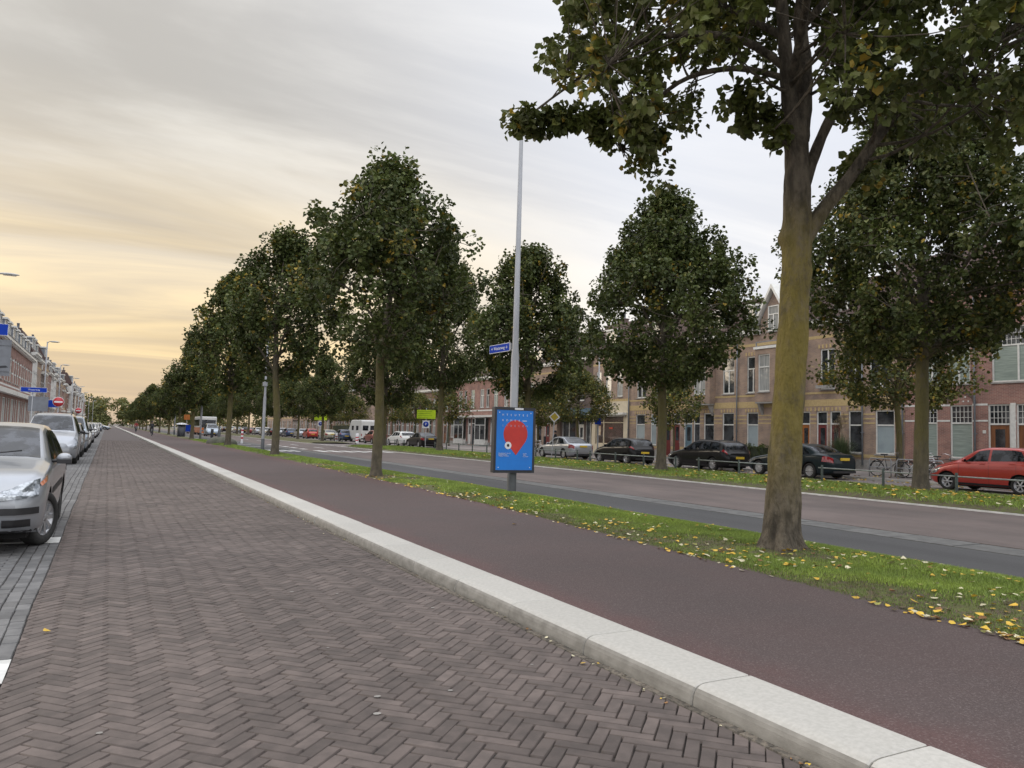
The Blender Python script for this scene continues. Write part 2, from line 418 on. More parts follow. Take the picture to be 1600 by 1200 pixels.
# long concrete kerb in blocks with a rounded front edge
prof = [(3.0, -.1), (3.002, .02), (3.008, .06), (3.016, .082), (3.030, .099), (3.050, .111), (3.075, .118), (3.11, .121), (3.43, .122), (3.44, .119), (3.442, -.1)]
mb = MB(); r_ = []
y = -1.0 - .03
while y < 62:
    y1 = y + 1.12 - .009; j = random.gauss(0, .003); v = random.random()
    ra = [(a + j, y, b) for a, b in prof]; rb = [(a + j, y1, b) for a, b in prof]
    rc = [(a + j, y + .01, b) for a, b in prof]; rd = [(a + j, y1 - .01, b) for a, b in prof]
    sh = lambda rr: [(a + (.004 if a < 3.2 else -.004), yy, b - .004) for a, yy, b in rr]
    rings = [sh(ra), rc, rd, sh(rb)]; n = len(prof); vs = [p for q in rings for p in q]; fs = []
    for q in range(3):
        for i in range(n - 1): fs.append((q * n + i, (q + 1) * n + i, (q + 1) * n + i + 1, q * n + i + 1))
    fs += [tuple(range(n)), tuple(range(3 * n, 4 * n))[::-1]]
    mb.add(vs, fs, 0, False); r_ += [v] * len(fs); y += 1.12
_ko = structure(mb.build('long_kerb', [M_conc, mat('kerb_face_dark', (.29, .275, .245), (.20, .188, .165), .9, 4, 6, rnd=.05, bump=.4, bscale=60, bdist=.004, stretch=(1, 1.6, 3.), contrast=(.3, .7))], rnd=r_))
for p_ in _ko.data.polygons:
    if p_.normal.x < -.55 and p_.center.z < .098: p_.material_index = 1  # darker mottled tone on the side facing the road
g = MB().box(3.0, 3.44, 61.5, 420, -.1, .12).box(3.0, 3.44, -40, -1.1, -.1, .12).box(3.06, 3.43, -1.2, 61.8, -.1, .105); structure(g.build('kerb_far', M_conc))
# bike path, verge, road
def xg(y):   # near edge of the verge
    return float(np.interp(y, [-40, 3, 6, 13, 20, 37, 60, 400], [5.75, 5.9, 6.15, 6.65, 6.85, 7.0, 7.0, 6.4]))
def xf(y): return float(np.interp(y, [-40, 5, 20, 34, 47, 80, 400], [8.7, 8.72, 8.75, 8.5, 8.3, 8.6, 8.6]))
ys = list(np.arange(-20, 60, .8)) + list(range(60, 420, 12))
g = MB()
for a, b in zip(ys[:-1], ys[1:]):
    g.quad((3.43, a, .116), (xg(a) + .12, a, .116), (xg(b) + .12, b, .116), (3.43, b, .116))
structure(g.build('bike_path', M_path))
M_turf = mat('turf', (.105, .12, .035), (.10, .078, .05), .95, 9, 12, bump=1., bscale=70, contrast=(.44, .56), blot=.2)
nx = 14; g = MB(); P_ = []
def gz(x, y, x0, x1):
    t = (x - x0) / (x1 - x0); e = math.sin(math.pi * min(max(t, 0), 1)) ** .5
    return .10 + .055 * e + .012 * math.sin(3.1 * x + 1.3 * y) * e + .010 * math.sin(1.1 * y + 5 * x) * e
for y in ys:
    x0, x1 = xg(y) + .015 * math.sin(9 * y) + .02 * math.sin(3.3 * y), xf(y)
    P_.append([(x0 + (x1 - x0) * i / nx, y, gz(x0 + (x1 - x0) * i / nx, y, x0, x1)) for i in range(nx + 1)])
vs = [p for q in P_ for p in q]; fs = [(r0 * (nx + 1) + i, r0 * (nx + 1) + i + 1, (r0 + 1) * (nx + 1) + i + 1, (r0 + 1) * (nx + 1) + i) for r0 in range(len(ys) - 1) for i in range(nx)]
g.add(vs, fs, 0, True); structure(g.build('verge_ground', M_turf))
g = MB().box(8.72, 8.84, -40, 420, -.1, .085)
structure(g.build('verge_kerb', mat('old_concrete', (.30, .29, .27), (.22, .215, .2), .9, 3)))
g = MB().box(8.6, 11.4, -40, 420, -.1, .0); structure(g.build('asphalt_lane', M_asph))
mb = MB(); r_ = []; y = -20.
while y < 60:
    mb.box(11.36, 12.12, y, y + 1.02, -.02, .006 + random.gauss(0, .001)); r_ += [random.random()] * 6; y += 1.05
structure(mb.build('gutter_slabs', M_gut, rnd=r_, recalc=False))
g = MB().box(11.3, 12.3, -40, 420, -.1, -.012); structure(g.build('gutter_bed', M_joint))
g = MB().box(11.36, 12.12, 60, 420, -.02, .004); structure(g.build('gutter_far', M_gut))
g = MB().box(12.15, 18.05, -40, 420, -.1, .01); structure(g.build('clinker_lane', M_lane))
g = MB().box(11.335, 11.36, -40, 420, -.02, .001).box(12.12, 12.15, -40, 420, -.02, .001); structure(g.build('lane_joint', M_joint))
g = MB().box(18.05, 18.12, -40, 420, -.1, .045); structure(g.build('white_kerb', mat('white_kerb_stone', (.66, .65, .62), (.5, .5, .47), .8, 3)))
g = MB()
for y in np.arange(-10, 75, 1.6): 
    break
for k in range(6): g.box(12.6 + k * .9, 13.1 + k * .9, 50.5, 53.5, .012, .016)
for k in range(5): g.box(12.5, 12.9, 56 + k * 3.2, 57.6 + k * 3.2, .012, .016).box(14.9, 15.05, 60 + k * 9, 63 + k * 9, .012, .016)
for k in range(5): g.box(8.95 + k * .5, 9.2 + k * .5, 50.5, 53.5, .004, .008)
for k in range(4): g.box(9.2, 11.0, 62 + k * 7, 62.3 + k * 7, .004, .008)
structure(g.build('road_markings', M_white))
# right verge
def rx1(y): return float(np.interp(y, [-40, 10, 27, 40, 400], [22.4, 22.6, 23.3, 23.6, 23.6]))
segs = [(-20, 66), (78, 420)]
for s0, s1 in segs:
    yy = [y for y in list(np.arange(s0, min(s1, 110), 1.)) + list(range(max(110, s0 + 1), s1 + 1, 15))]
    P_ = [[(18.115 + (rx1(y) - 18.115) * i / nx, y, gz(18.13 + (rx1(y) - 18.13) * i / nx, y, 18.13, rx1(y)) + .01 if i else .035) for i in range(nx + 1)] for y in yy]
    vs = [p for q in P_ for p in q]; fs = [(r0 * (nx + 1) + i, r0 * (nx + 1) + i + 1, (r0 + 1) * (nx + 1) + i + 1, (r0 + 1) * (nx + 1) + i) for r0 in range(len(yy) - 1) for i in range(nx)]
    g = MB().add(vs, fs, 0, True); structure(g.build('right_verge_ground', M_turf))
g = MB().box(18.1, 28.1, -40, 420, -.1, .02); structure(g.build('side_road', mat('side_clinker', (.20, .17, .165), (.15, .13, .125), .85, 1, stretch=(1, .3, 1))))
g = MB().box(27.95, 28.1, -40, 420, -.1, .13); structure(g.build('side_kerb', M_conc))
g = MB().box(28.1, 37.6, -40, 420, -.1, .13); structure(g.build('right_pavement', M_pave))

# ---------------------------------------------------------------- grass, litter
def blades(name, regions, mats, label):
    V, F, Rn = [], [], []
    base = 0
    for (n, fx, fy, hmin, hmax, wd, zf) in regions:
        x, y = fx(n), None
        x, y = x
        z = zf(x, y); h = rng.uniform(hmin, hmax, n); a = rng.uniform(0, 2 * np.pi, n); w = wd * rng.uniform(.6, 1.3, n)
        lean = rng.uniform(.2, 1.1, n) * h; b = rng.uniform(0, 2 * np.pi, n)
        p0 = np.stack([x - np.cos(a) * w, y - np.sin(a) * w, z - .01], 1); p1 = np.stack([x + np.cos(a) * w, y + np.sin(a) * w, z - .01], 1)
        p2 = np.stack([x + np.cos(b) * lean, y + np.sin(b) * lean, z + h], 1)
        V.append(np.stack([p0, p1, p2], 1).reshape(-1, 3)); F.append(base + np.arange(3 * n).reshape(-1, 3)); base += 3 * n
        Rn.append(rng.uniform(0, 1, n))
    o = np_mesh(name, np.concatenate(V), np.concatenate(F), mats, rnd=np.concatenate(Rn))
    return tag(o, label, 'grass', kind='stuff')
vg = np.vectorize(gz); vxg = np.vectorize(xg); vxf = np.vectorize(xf); vrx = np.vectorize(rx1)
def patchy(x, y):
    v = np.sin(2.3 * x + 1.7 * y + 1) + np.sin(5.1 * x - 3.2 * y) * .7 + np.sin(.9 * y + 2.2 * x) + np.sin(9 * x + 7 * y) * .4
    return v
def samp(y0, y1, xa, xb, bare_near=True, pw=1.0):
    def f(n):
        xs, ys_ = [], []; tot = 0
        while tot < n:
            m_ = n * 2
            y = y0 + (y1 - y0) * rng.uniform(0, 1, m_) ** pw; t = rng.uniform(0, 1, m_)
            a, b = xa(y), xb(y); x = a + (b - a) * t
            k = rng.uniform(-2.1, 1.6, m_) < patchy(x, y) + (t * 4.2 - 2.2 if bare_near else 1.5)
            if bare_near: k &= np.hypot(x - 7.55, (y - 6.9) * .8) > .42 + .16 * np.sin(7 * np.arctan2(y - 6.9, x - 7.55))
            k &= rng.uniform(0, 1, m_) < np.clip(t * 7 + .1, 0, 1)
            xs.append(x[k]); ys_.append(y[k]); tot += k.sum()
        return np.concatenate(xs)[:n], np.concatenate(ys_)[:n]
    return f
zl = lambda x, y: vg(x, y, vxg(y), vxf(y))
zr = lambda x, y: vg(x, y, 18.13, vrx(y)) + .01
M_bl = mat('grass_blade', (.25, .34, .05), (.15, .22, .035), .6, 1.3, rnd=.45, contrast=(.3, .7))
blades('verge_grass', [(190000, samp(2.6, 12, vxg, vxf), None, .012, .042, .0034, zl), (130000, samp(12, 30, vxg, vxf), None, .02, .055, .006, zl),
    (50000, samp(30, 80, vxg, vxf), None, .04, .09, .012, zl)], M_bl, 'short green grass with bare patches on the verge beside the bike path')
x18 = lambda y: 18.2 + 0 * y
blades('right_verge_grass', [(90000, samp(6, 40, x18, vrx, False), None, .04, .11, .008, zr), (35000, samp(40, 66, x18, vrx, False), None, .05, .12, .014, zr)], M_bl,
    'grass on the far verge under the second row of trees')
# darker tufts round the trunk and the lamp post
V = []; 
def tuft(cx, cy, r, n, hmin, hmax, zf):
    a = rng.uniform(0, 2 * np.pi, n); d = r * rng.uniform(0, 1, n) ** .7; x = cx + np.cos(a) * d; y = cy + np.sin(a) * d
    return x, y
M_dry = mat('dry_blade', (.26, .22, .10), (.16, .13, .06), .8, 2, rnd=.5)
def samp2(y0, y1):
    def f(n):
        y = y0 + (y1 - y0) * rng.uniform(0, 1, n) ** 1.3; t = rng.uniform(0, 1, n) ** 1.5; a, b = vxg(y), vxf(y); return a + (b - a) * t, y
    return f
blades('verge_straw', [(42000, samp2(2.6, 16), None, .004, .022, .0035, zl)], M_dry, 'dry straw and trodden grass stubble on the near verge')
blades('verge_weeds', [(60000, samp2(2.6, 16), None, .006, .03, .005, zl)], mat('weed_blade', (.12, .19, .03), (.10, .12, .03), .7, 2, rnd=.5), 'low weeds and moss between the grass on the near verge')
def leaf_litter(name, xs, ys_, zs, size, mats, label):
    n = len(xs); V = []; F = []; a = rng.uniform(0, 2 * np.pi, n); s = size * rng.uniform(.55, 1.25, n)
    ang = np.array([0, .9, 1.9, 3.14, 4.38, 5.38]); rad = np.array([1.1, .85, .8, .55, .8, .85])
    tilt = rng.uniform(-.5, .5, n); t2 = rng.uniform(-.5, .5, n)
    px_ = s[:, None] * rad * np.cos(ang + a[:, None]); py_ = s[:, None] * rad * np.sin(ang + a[:, None])
    curl = s[:, None] * np.array([.35, .1, .22, .3, .15, .12]) * rng.uniform(.2, 1.6, n)[:, None]
    pz = px_ * tilt[:, None] * .6 + py_ * t2[:, None] * .6 + curl
    V = np.stack([xs[:, None] + px_, ys_[:, None] + py_, (zs + s * .25)[:, None] + pz], 2)
    c = np.stack([xs, ys_, zs + s * .2], 1)[:, None]
    V = np.concatenate([V, c], 1).reshape(-1, 3)
    F = np.array([(i, (i + 1) % 6, 6) for i in range(6)])[None] + (np.arange(n) * 7)[:, None, None]
    o = np_mesh(name, V, F.reshape(-1, 3), mats, rnd=np.repeat(rng.uniform(0, 1, n), 6), mi=np.repeat(rng.choice(len(mats), n, p=[.48, .32, .12, .08]), 6))
    return tag(o, label, 'fallen leaves', kind='stuff')
LM = [mat('leaf_yellow', (.66, .45, .05), (.55, .33, .04), .6, 20, rnd=.25), mat('leaf_pale', (.66, .61, .42), (.5, .45, .3), .7, 20, rnd=.2), mat('leaf_brown', (.25, .13, .05), (.16, .08, .03), .8, 20, rnd=.3), mat('leaf_olive', (.25, .26, .06), (.2, .16, .05), .7, 20, rnd=.3)]
def lit(n, y0, y1, near, pw=1.4):
    y = y0 + (y1 - y0) * rng.uniform(0, 1, n) ** pw; t = rng.uniform(0, 1, n)
    if near: t = np.where(rng.uniform(0, 1, n) < .28, t ** 4 * .5, t)
    return y, t
NL = 2600
y, t = lit(NL, 2.8, 30, True); x = vxg(y) + (vxf(y) - vxg(y)) * t + np.where(t < .03, rng.uniform(-.12, 0, NL), 0)
k = np.sin(y * .9 + x) + np.sin(y * 2.1) > rng.uniform(-2.2, 1.2, NL); x, y = x[k], y[k]
leaf_litter('fallen_leaves', x, y, np.where(x < vxg(y), .118, zl(x, y) + .008), .036, LM, 'yellow and pale fallen leaves scattered along the near verge')
y, t = lit(1100, 8, 45, False, 1.2); x = 18.3 + (vrx(y) - 18.3) * t
leaf_litter('fallen_leaves', x, y, zr(x, y) + .04, .07, LM, 'yellow and pale fallen leaves on the far verge')
y = rng.uniform(15, 45, 500); x = 27.5 + rng.normal(0, .5, 500) + rng.uniform(0, 3, 500) * (rng.uniform(0, 1, 500) < .5)
leaf_litter('fallen_leaves', x, y, np.where(x > 28.0, .14, .03), .07, LM, 'dry leaves gathered along the far kerb near the parked cars')
y = 2.6 + 22 * rng.uniform(0, 1, 70) ** 1.3; x = 2.97 - np.abs(rng.normal(0, .06, 70))
leaf_litter('gutter_litter', x, y, np.full(70, .004), .014, [LM[1], LM[2], LM[0], LM[3]], 'crumbs of dry leaves in the brick gutter along the kerb')
for i, (lx, ly, s_, lb) in enumerate([(-.30, 6.45, .05, 'single yellow leaf on the herringbone bricks near the grey edge band'), (5.6, 10.5, .05, 'yellow leaf lying on the red bike path'), (2.86, 4.35, .035, 'small orange leaf in the gutter by the near kerb blocks')]):
    o = leaf_litter('fallen_leaf', np.array([lx]), np.array([ly]), np.array([.118 if lx > 3.4 else .003]), s_, LM, '')
    tag(o, lb, 'leaf', kind='thing')
# pale chewing-gum spots pressed in the bricks
g = MB()
for i in range(18):
    x, y = random.uniform(0, 2.8), random.uniform(1.9, 9); r0 = random.uniform(.008, .02)
    g.add([(x + r0 * math.cos(a) * 1.2, y + r0 * math.sin(a), .0045 + .004 * math.sin(2.1 * x + .6 * y) + .003 * math.sin(1.7 * y - x)) for a in np.linspace(0, 2 * math.pi, 9)[:-1]], [tuple(range(8))])
tag(g.build('gum_spots', mat('gum', (.27, .255, .235))), 'pale flattened chewing gum spots on the road bricks', 'gum spots', kind='stuff')
# ================================================================ TREES
def leaf_mat(name, c1, c2, r=.5):
    m = mat(name, c1, c2, .5, 1.2, 3, rnd=r, spec=.25, contrast=(.35, .65))
    t = m.node_tree; b = t.nodes['Principled BSDF']; out = t.nodes['Material Output']
    tr = t.nodes.new('ShaderNodeBsdfTranslucent'); ms = t.nodes.new('ShaderNodeMixShader'); ms.inputs[0].default_value = .22
    src = b.inputs['Base Color'].links[0].from_socket; t.links.new(src, tr.inputs[0])
    t.links.new(b.outputs[0], ms.inputs[1]); t.links.new(tr.outputs[0], ms.inputs[2]); t.links.new(ms.outputs[0], out.inputs[0])
    return m
LG = leaf_mat('lime_leaf', (.076, .098, .024), (.040, .055, .016))
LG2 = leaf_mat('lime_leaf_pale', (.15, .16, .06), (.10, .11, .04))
LY = leaf_mat('autumn_leaf', (.32, .22, .03), (.20, .15, .03))
LO = leaf_mat('turning_leaf', (.15, .15, .035), (.10, .11, .03))
def bark(name, c1, c2, moss, amt):
    m = mat(name, c1, c2, .92, 9, 9, bump=1., bscale=30, stretch=(1, 1, .4), contrast=(.35, .65), bdist=.045)
    t = m.node_tree; b = t.nodes['Principled BSDF']; src = b.inputs['Base Color'].links[0].from_socket
    tcn = t.nodes.new('ShaderNodeTexCoord'); n = t.nodes.new('ShaderNodeTexNoise'); n.inputs['Scale'].default_value = 3.6; n.inputs['Detail'].default_value = 10; n.inputs['Roughness'].default_value = .72
    mp = t.nodes.new('ShaderNodeMapping'); mp.inputs['Scale'].default_value = (1, 1, .6); t.links.new(tcn.outputs['Object'], mp.inputs[0]); t.links.new(mp.outputs[0], n.inputs['Vector'])
    s = t.nodes.new('ShaderNodeSeparateXYZ'); t.links.new(tcn.outputs['Object'], s.inputs[0])
    band = wmath('MULTIPLY', smooth(s.outputs[2], .2, 1.9, t), wmath('SUBTRACT', 1, smooth(s.outputs[2], 3.5, 4.8, t), tree=t), tree=t)
    f = wmath('MULTIPLY', wmath('MULTIPLY', smooth(n.outputs['Fac'], .28, .56, t), band, tree=t), amt, tree=t)
    t.links.new(wmix(f, src, moss, t), b.inputs['Base Color'])
    return m
BARK = bark('lime_bark', (.135, .112, .082), (.045, .037, .027), (.19, .15, .03), .85)
BARK2 = bark('lime_bark_grey', (.125, .105, .075), (.075, .065, .048), (.12, .105, .025), .7)

def leaves(centers, per, crad, lsize, seed, stretch=1.25, ymix=(.03, .06), pale=.12):
    """leaf clusters -> verts, quads, rnd, material index"""
    g_ = np.random.default_rng(seed); nC = len(centers); n = nC * per
    c = np.repeat(centers, per, 0); cr = np.repeat(crad * g_.uniform(.6, 1.3, nC), per)
    d = g_.normal(size=(n, 3)); d /= np.linalg.norm(d, axis=1)[:, None]
    rr = g_.uniform(0, 1, n) ** .45
    p = c + d * (rr * cr)[:, None] * np.array([1, 1, stretch])
    out = d + g_.normal(size=(n, 3)) * .55; out[:, 2] -= .45
    out /= np.linalg.norm(out, axis=1)[:, None]
    nr = g_.normal(size=(n, 3)) * .7 + d * .5; nr[:, 2] += .8
    sidev = np.cross(out, nr); sidev /= np.linalg.norm(sidev, axis=1)[:, None] + 1e-9
    nr = np.cross(sidev, out)
    s = lsize * g_.uniform(.6, 1.25, n)
    prof = np.array([(0, 0, 0), (.46, -.02, .10), (.56, .50, .15), (0, 1.02, -.10), (-.56, .50, .15), (-.46, -.02, .10)])
    V = p[:, None] + s[:, None, None] * (prof[None, :, 0, None] * sidev[:, None] + prof[None, :, 1, None] * out[:, None] + prof[None, :, 2, None] * nr[:, None])
    F = np.array([(0, 1, 2, 3), (0, 3, 4, 5)])[None] + (np.arange(n) * 6)[:, None, None]
    tone = np.repeat(g_.uniform(0, 1, nC), per) * .5 + g_.uniform(0, 1, n) * .5
    mi = np.zeros(n, int)
    patch = np.repeat(g_.uniform(0, 1, nC) < ymix[1] * 2.2, per)
    mi[g_.uniform(0, 1, n) < pale] = 1
    mi[g_.uniform(0, 1, n) < np.where(patch, .5, ymix[1])] = 3
    mi[g_.uniform(0, 1, n) < np.where(patch, .22, ymix[0])] = 2
    return V.reshape(-1, 3), F.reshape(-1, 4), np.repeat(tone, 2), np.repeat(mi, 2)

def branch(mb, a, b, ra, rb, n=5, sag=.12, k=4):
    a, b = Vector(a), Vector(b); L_ = (b - a).length
    pts = []
    off = Vector((random.gauss(0, .05), random.gauss(0, .05), 0)) * L_
    for i in range(k + 1):
        t = i / k; pts.append(a.lerp(b, t) + (off + Vector((0, 0, -sag * L_ * .5))) * math.sin(math.pi * t))
    mb.tube(pts, [ra + (rb - ra) * i / k for i in range(k + 1)], n, 0, caps=False)
def grow(mb, limbs, centers, nsec, rtw, rng_):
    """limbs: list of (pts, radii); join every cluster to the wood"""
    nodes = []
    for pts, rad in limbs:
        for i in range(len(pts) - 1):
            for t in (0, .33, .66):
                nodes.append((Vector(pts[i]).lerp(Vector(pts[i + 1]), t), rad[i] * (1 - t) + rad[i + 1] * t))
        nodes.append((Vector(pts[-1]), rad[-1]))
    NP = np.array([tuple(n[0]) for n in nodes])
    sec = rng_.choice(len(centers), min(nsec, len(centers)), replace=False)
    SP = []
    for i in sec:
        c = centers[i]; d = np.linalg.norm(NP - c, axis=1) + np.maximum(0, NP[:, 2] - c[2] + .2) * 1.5
        j = int(np.argmin(d)); r0 = min(nodes[j][1] * .6, rtw * 1.9)
        a = np.array(nodes[j][0]); branch(mb, a, c, r0, rtw * .8, 5, random.uniform(-.1, .25))
        for t in (.35, .55, .75, 1.): SP.append(a + (c - a) * t)
    SP = np.array(SP)
    ss = set(int(i) for i in sec)
    for i, c in enumerate(centers):
        if i in ss: continue
        j = int(np.argmin(np.linalg.norm(SP - c, axis=1) + np.maximum(0, SP[:, 2] - c[2]) * .5))
        branch(mb, SP[j], c, rtw * .7, rtw * .3, 4, random.uniform(-.1, .2), 3)

def trunk_mesh(mb, pts, rad, n=20, flare=.0, seed=0, knobs=()):
    pts = [Vector(p) for p in pts]; vs = []; rr = random.Random(seed)
    # resample
    P, Q = [], []
    for i in range(len(pts) - 1):
        k = max(2, int((pts[i + 1] - pts[i]).length / (.03 if n > 30 else .09)))
        for j in range(k): t = j / k; P.append(pts[i].lerp(pts[i + 1], t)); Q.append(rad[i] * (1 - t) + rad[i + 1] * t)
    P.append(pts[-1]); Q.append(rad[-1])
    ph = [rr.uniform(0, 6.28) for _ in range(8)]
    for p, r in zip(P, Q):
        for k in range(n):
            a = 2 * math.pi * k / n; z = p.z
            q = 1 + .035 * math.sin(3 * a + ph[0] + z * .9) + .03 * math.sin(5 * a + ph[1] - z * 1.7) + .02 * math.sin(9 * a + ph[2] + z * 4) + .02 * math.sin(z * 9 + ph[3] + 2 * a)
            q += flare * math.exp(-max(z, 0) / .16) * (1 + .5 * math.sin(5 * a + ph[4]) + .25 * math.sin(9 * a + ph[6]))
            for kz, ka, ks, kw in knobs:
                da = math.atan2(math.sin(a - ka), math.cos(a - ka)); q += ks * math.exp(-((z - kz) / kw) ** 2 - (da / .7) ** 2)
            if n > 30:
                ca, sa = math.cos(a), math.sin(a)
                q += .035 * mnoise.noise(Vector((ca * 3, sa * 3, z * 2.2))) + .028 * mnoise.noise(Vector((ca * 9, sa * 9, z * 5))) + .016 * mnoise.noise(Vector((ca * 24, sa * 24, z * 9)))
                q += (.05 * mnoise.noise(Vector((ca * 13, sa * 13, z * 1.6))) if z < .9 else .05 * mnoise.noise(Vector((ca * 13, sa * 13, z * 1.6))) * math.exp(-(z - .9) * 2))
            vs.append((p.x + r * q * math.cos(a), p.y + r * q * math.sin(a), p.z))
    fs = [(i * n + k, i * n + (k + 1) % n, (i + 1) * n + (k + 1) % n, (i + 1) * n + k) for i in range(len(P) - 1) for k in range(n)]
    mb.add(vs, fs, 0, True)

def make_tree(name, H, base, Rr, seed, ncl, per, crad, lsize, trunk_r, peaks=(), lean=(0, 0), ymix=(.02, .04), mats=None, widest=.33, bk=None, nlimb=11, pale=.12, flat=1.):
    rg = np.random.default_rng(seed); random.seed(seed)
    root = empty(name); mb = MB()
    top = H * .86; zz = [0, .35, base * .5, base, base + (H - base) * .35, top]
    px_ = [0, 0, .03, rg.normal() * .08, rg.normal() * .15 + lean[0] * .5, lean[0]]; py_ = [0, 0, .02, rg.normal() * .08, rg.normal() * .15 + lean[1] * .5, lean[1]]
    tr_ = [trunk_r * 1.12, trunk_r, trunk_r * .88, trunk_r * .78, trunk_r * .5, .03]
    tp = list(zip(px_, py_, zz)); trunk_mesh(mb, tp, tr_, 14, .28, seed)
    def env(t): return (Rr * (max(t, 0) / widest) ** .28 if t < widest else Rr * (max(0, 1 - t) / (1 - widest)) ** .56)
    wob = rg.uniform(0, 6.28, 6)
    def rad_at(t, a):
        return env(t) * (1 + .13 * math.sin(2 * a + wob[0]) + .10 * math.sin(3 * a + wob[1] + 3 * t) + .08 * math.sin(5 * a + wob[2] + 7 * t))
    limbs = [(tp[3:], tr_[3:])]
    for k in range(nlimb):
        t0 = k / nlimb; z0 = base * .92 + (top - base) * .62 * t0; i = 0
        x0 = np.interp(z0, zz, px_); y0 = np.interp(z0, zz, py_); a = k * 2.4 + rg.normal() * .3
        t1 = min(.95, .22 + .62 * t0 + rg.uniform(-.06, .1)); r1 = rad_at(t1, a) * .8; z1 = base + (H - base) * t1
        z1 = max(z1, z0 + .25)
        e = (x0 + r1 * math.cos(a), y0 + r1 * math.sin(a), z1)
        mid = (x0 + r1 * .45 * math.cos(a + .1), y0 + r1 * .45 * math.sin(a + .1), z0 + (z1 - z0) * .62)
        r0 = trunk_r * (.42 - .22 * t0)
        pts = [(x0, y0, z0), mid, e]; rads = [r0, r0 * .6, .025]
        mb.tube(pts, rads, 7, caps=False); limbs.append((pts, rads))
    C = []
    while len(C) < ncl:
        t = rg.uniform(.0, 1) ** .9; a = rg.uniform(0, 6.283); f = rg.uniform(0, 1) ** .42
        r = rad_at(t, a) * f; z = base - .1 + (H - crad - base) * t
        if f < .55 and t < .5 and rg.uniform() < .6: continue
        lx, ly = lean[0] * t, lean[1] * t
        # gaps: drop clusters where a coarse field is low
        gx, gy = r * math.cos(a), r * math.sin(a)
        if math.sin(gx * 1.7 + wob[3]) + math.sin(gy * 1.9 + wob[4]) + math.sin(z * 1.5 + wob[5]) < -1.15: continue
        q_ = 1.
        if f > .86 and rg.uniform() < .35: q_ = rg.uniform(1.06, 1.2)
        C.append((gx * q_ + lx, gy * flat * q_ + ly, z + (rg.uniform(0, .45) if f > .8 else 0)))
    for (ux, uy, uz, n_, rr_) in peaks:           # upright leading shoots
        for i in range(n_): 
            t = i / n_; C.append((ux + rg.normal() * rr_ * (1 - t), uy + rg.normal() * rr_ * (1 - t), uz - 1.6 * (1 - t)))
    C = np.array(C)
    grow(mb, limbs, C, max(14, ncl // 7), .022, rg)
    mb.build('trunk', bk or BARK2, root)
    V, F, rn, mi = leaves(C, per, crad, lsize, seed + 1, 1.3, ymix, pale)
    np_mesh('crown', V, F, mats or [LG, LG2, LY, LO], root, rn, mi)
    return root

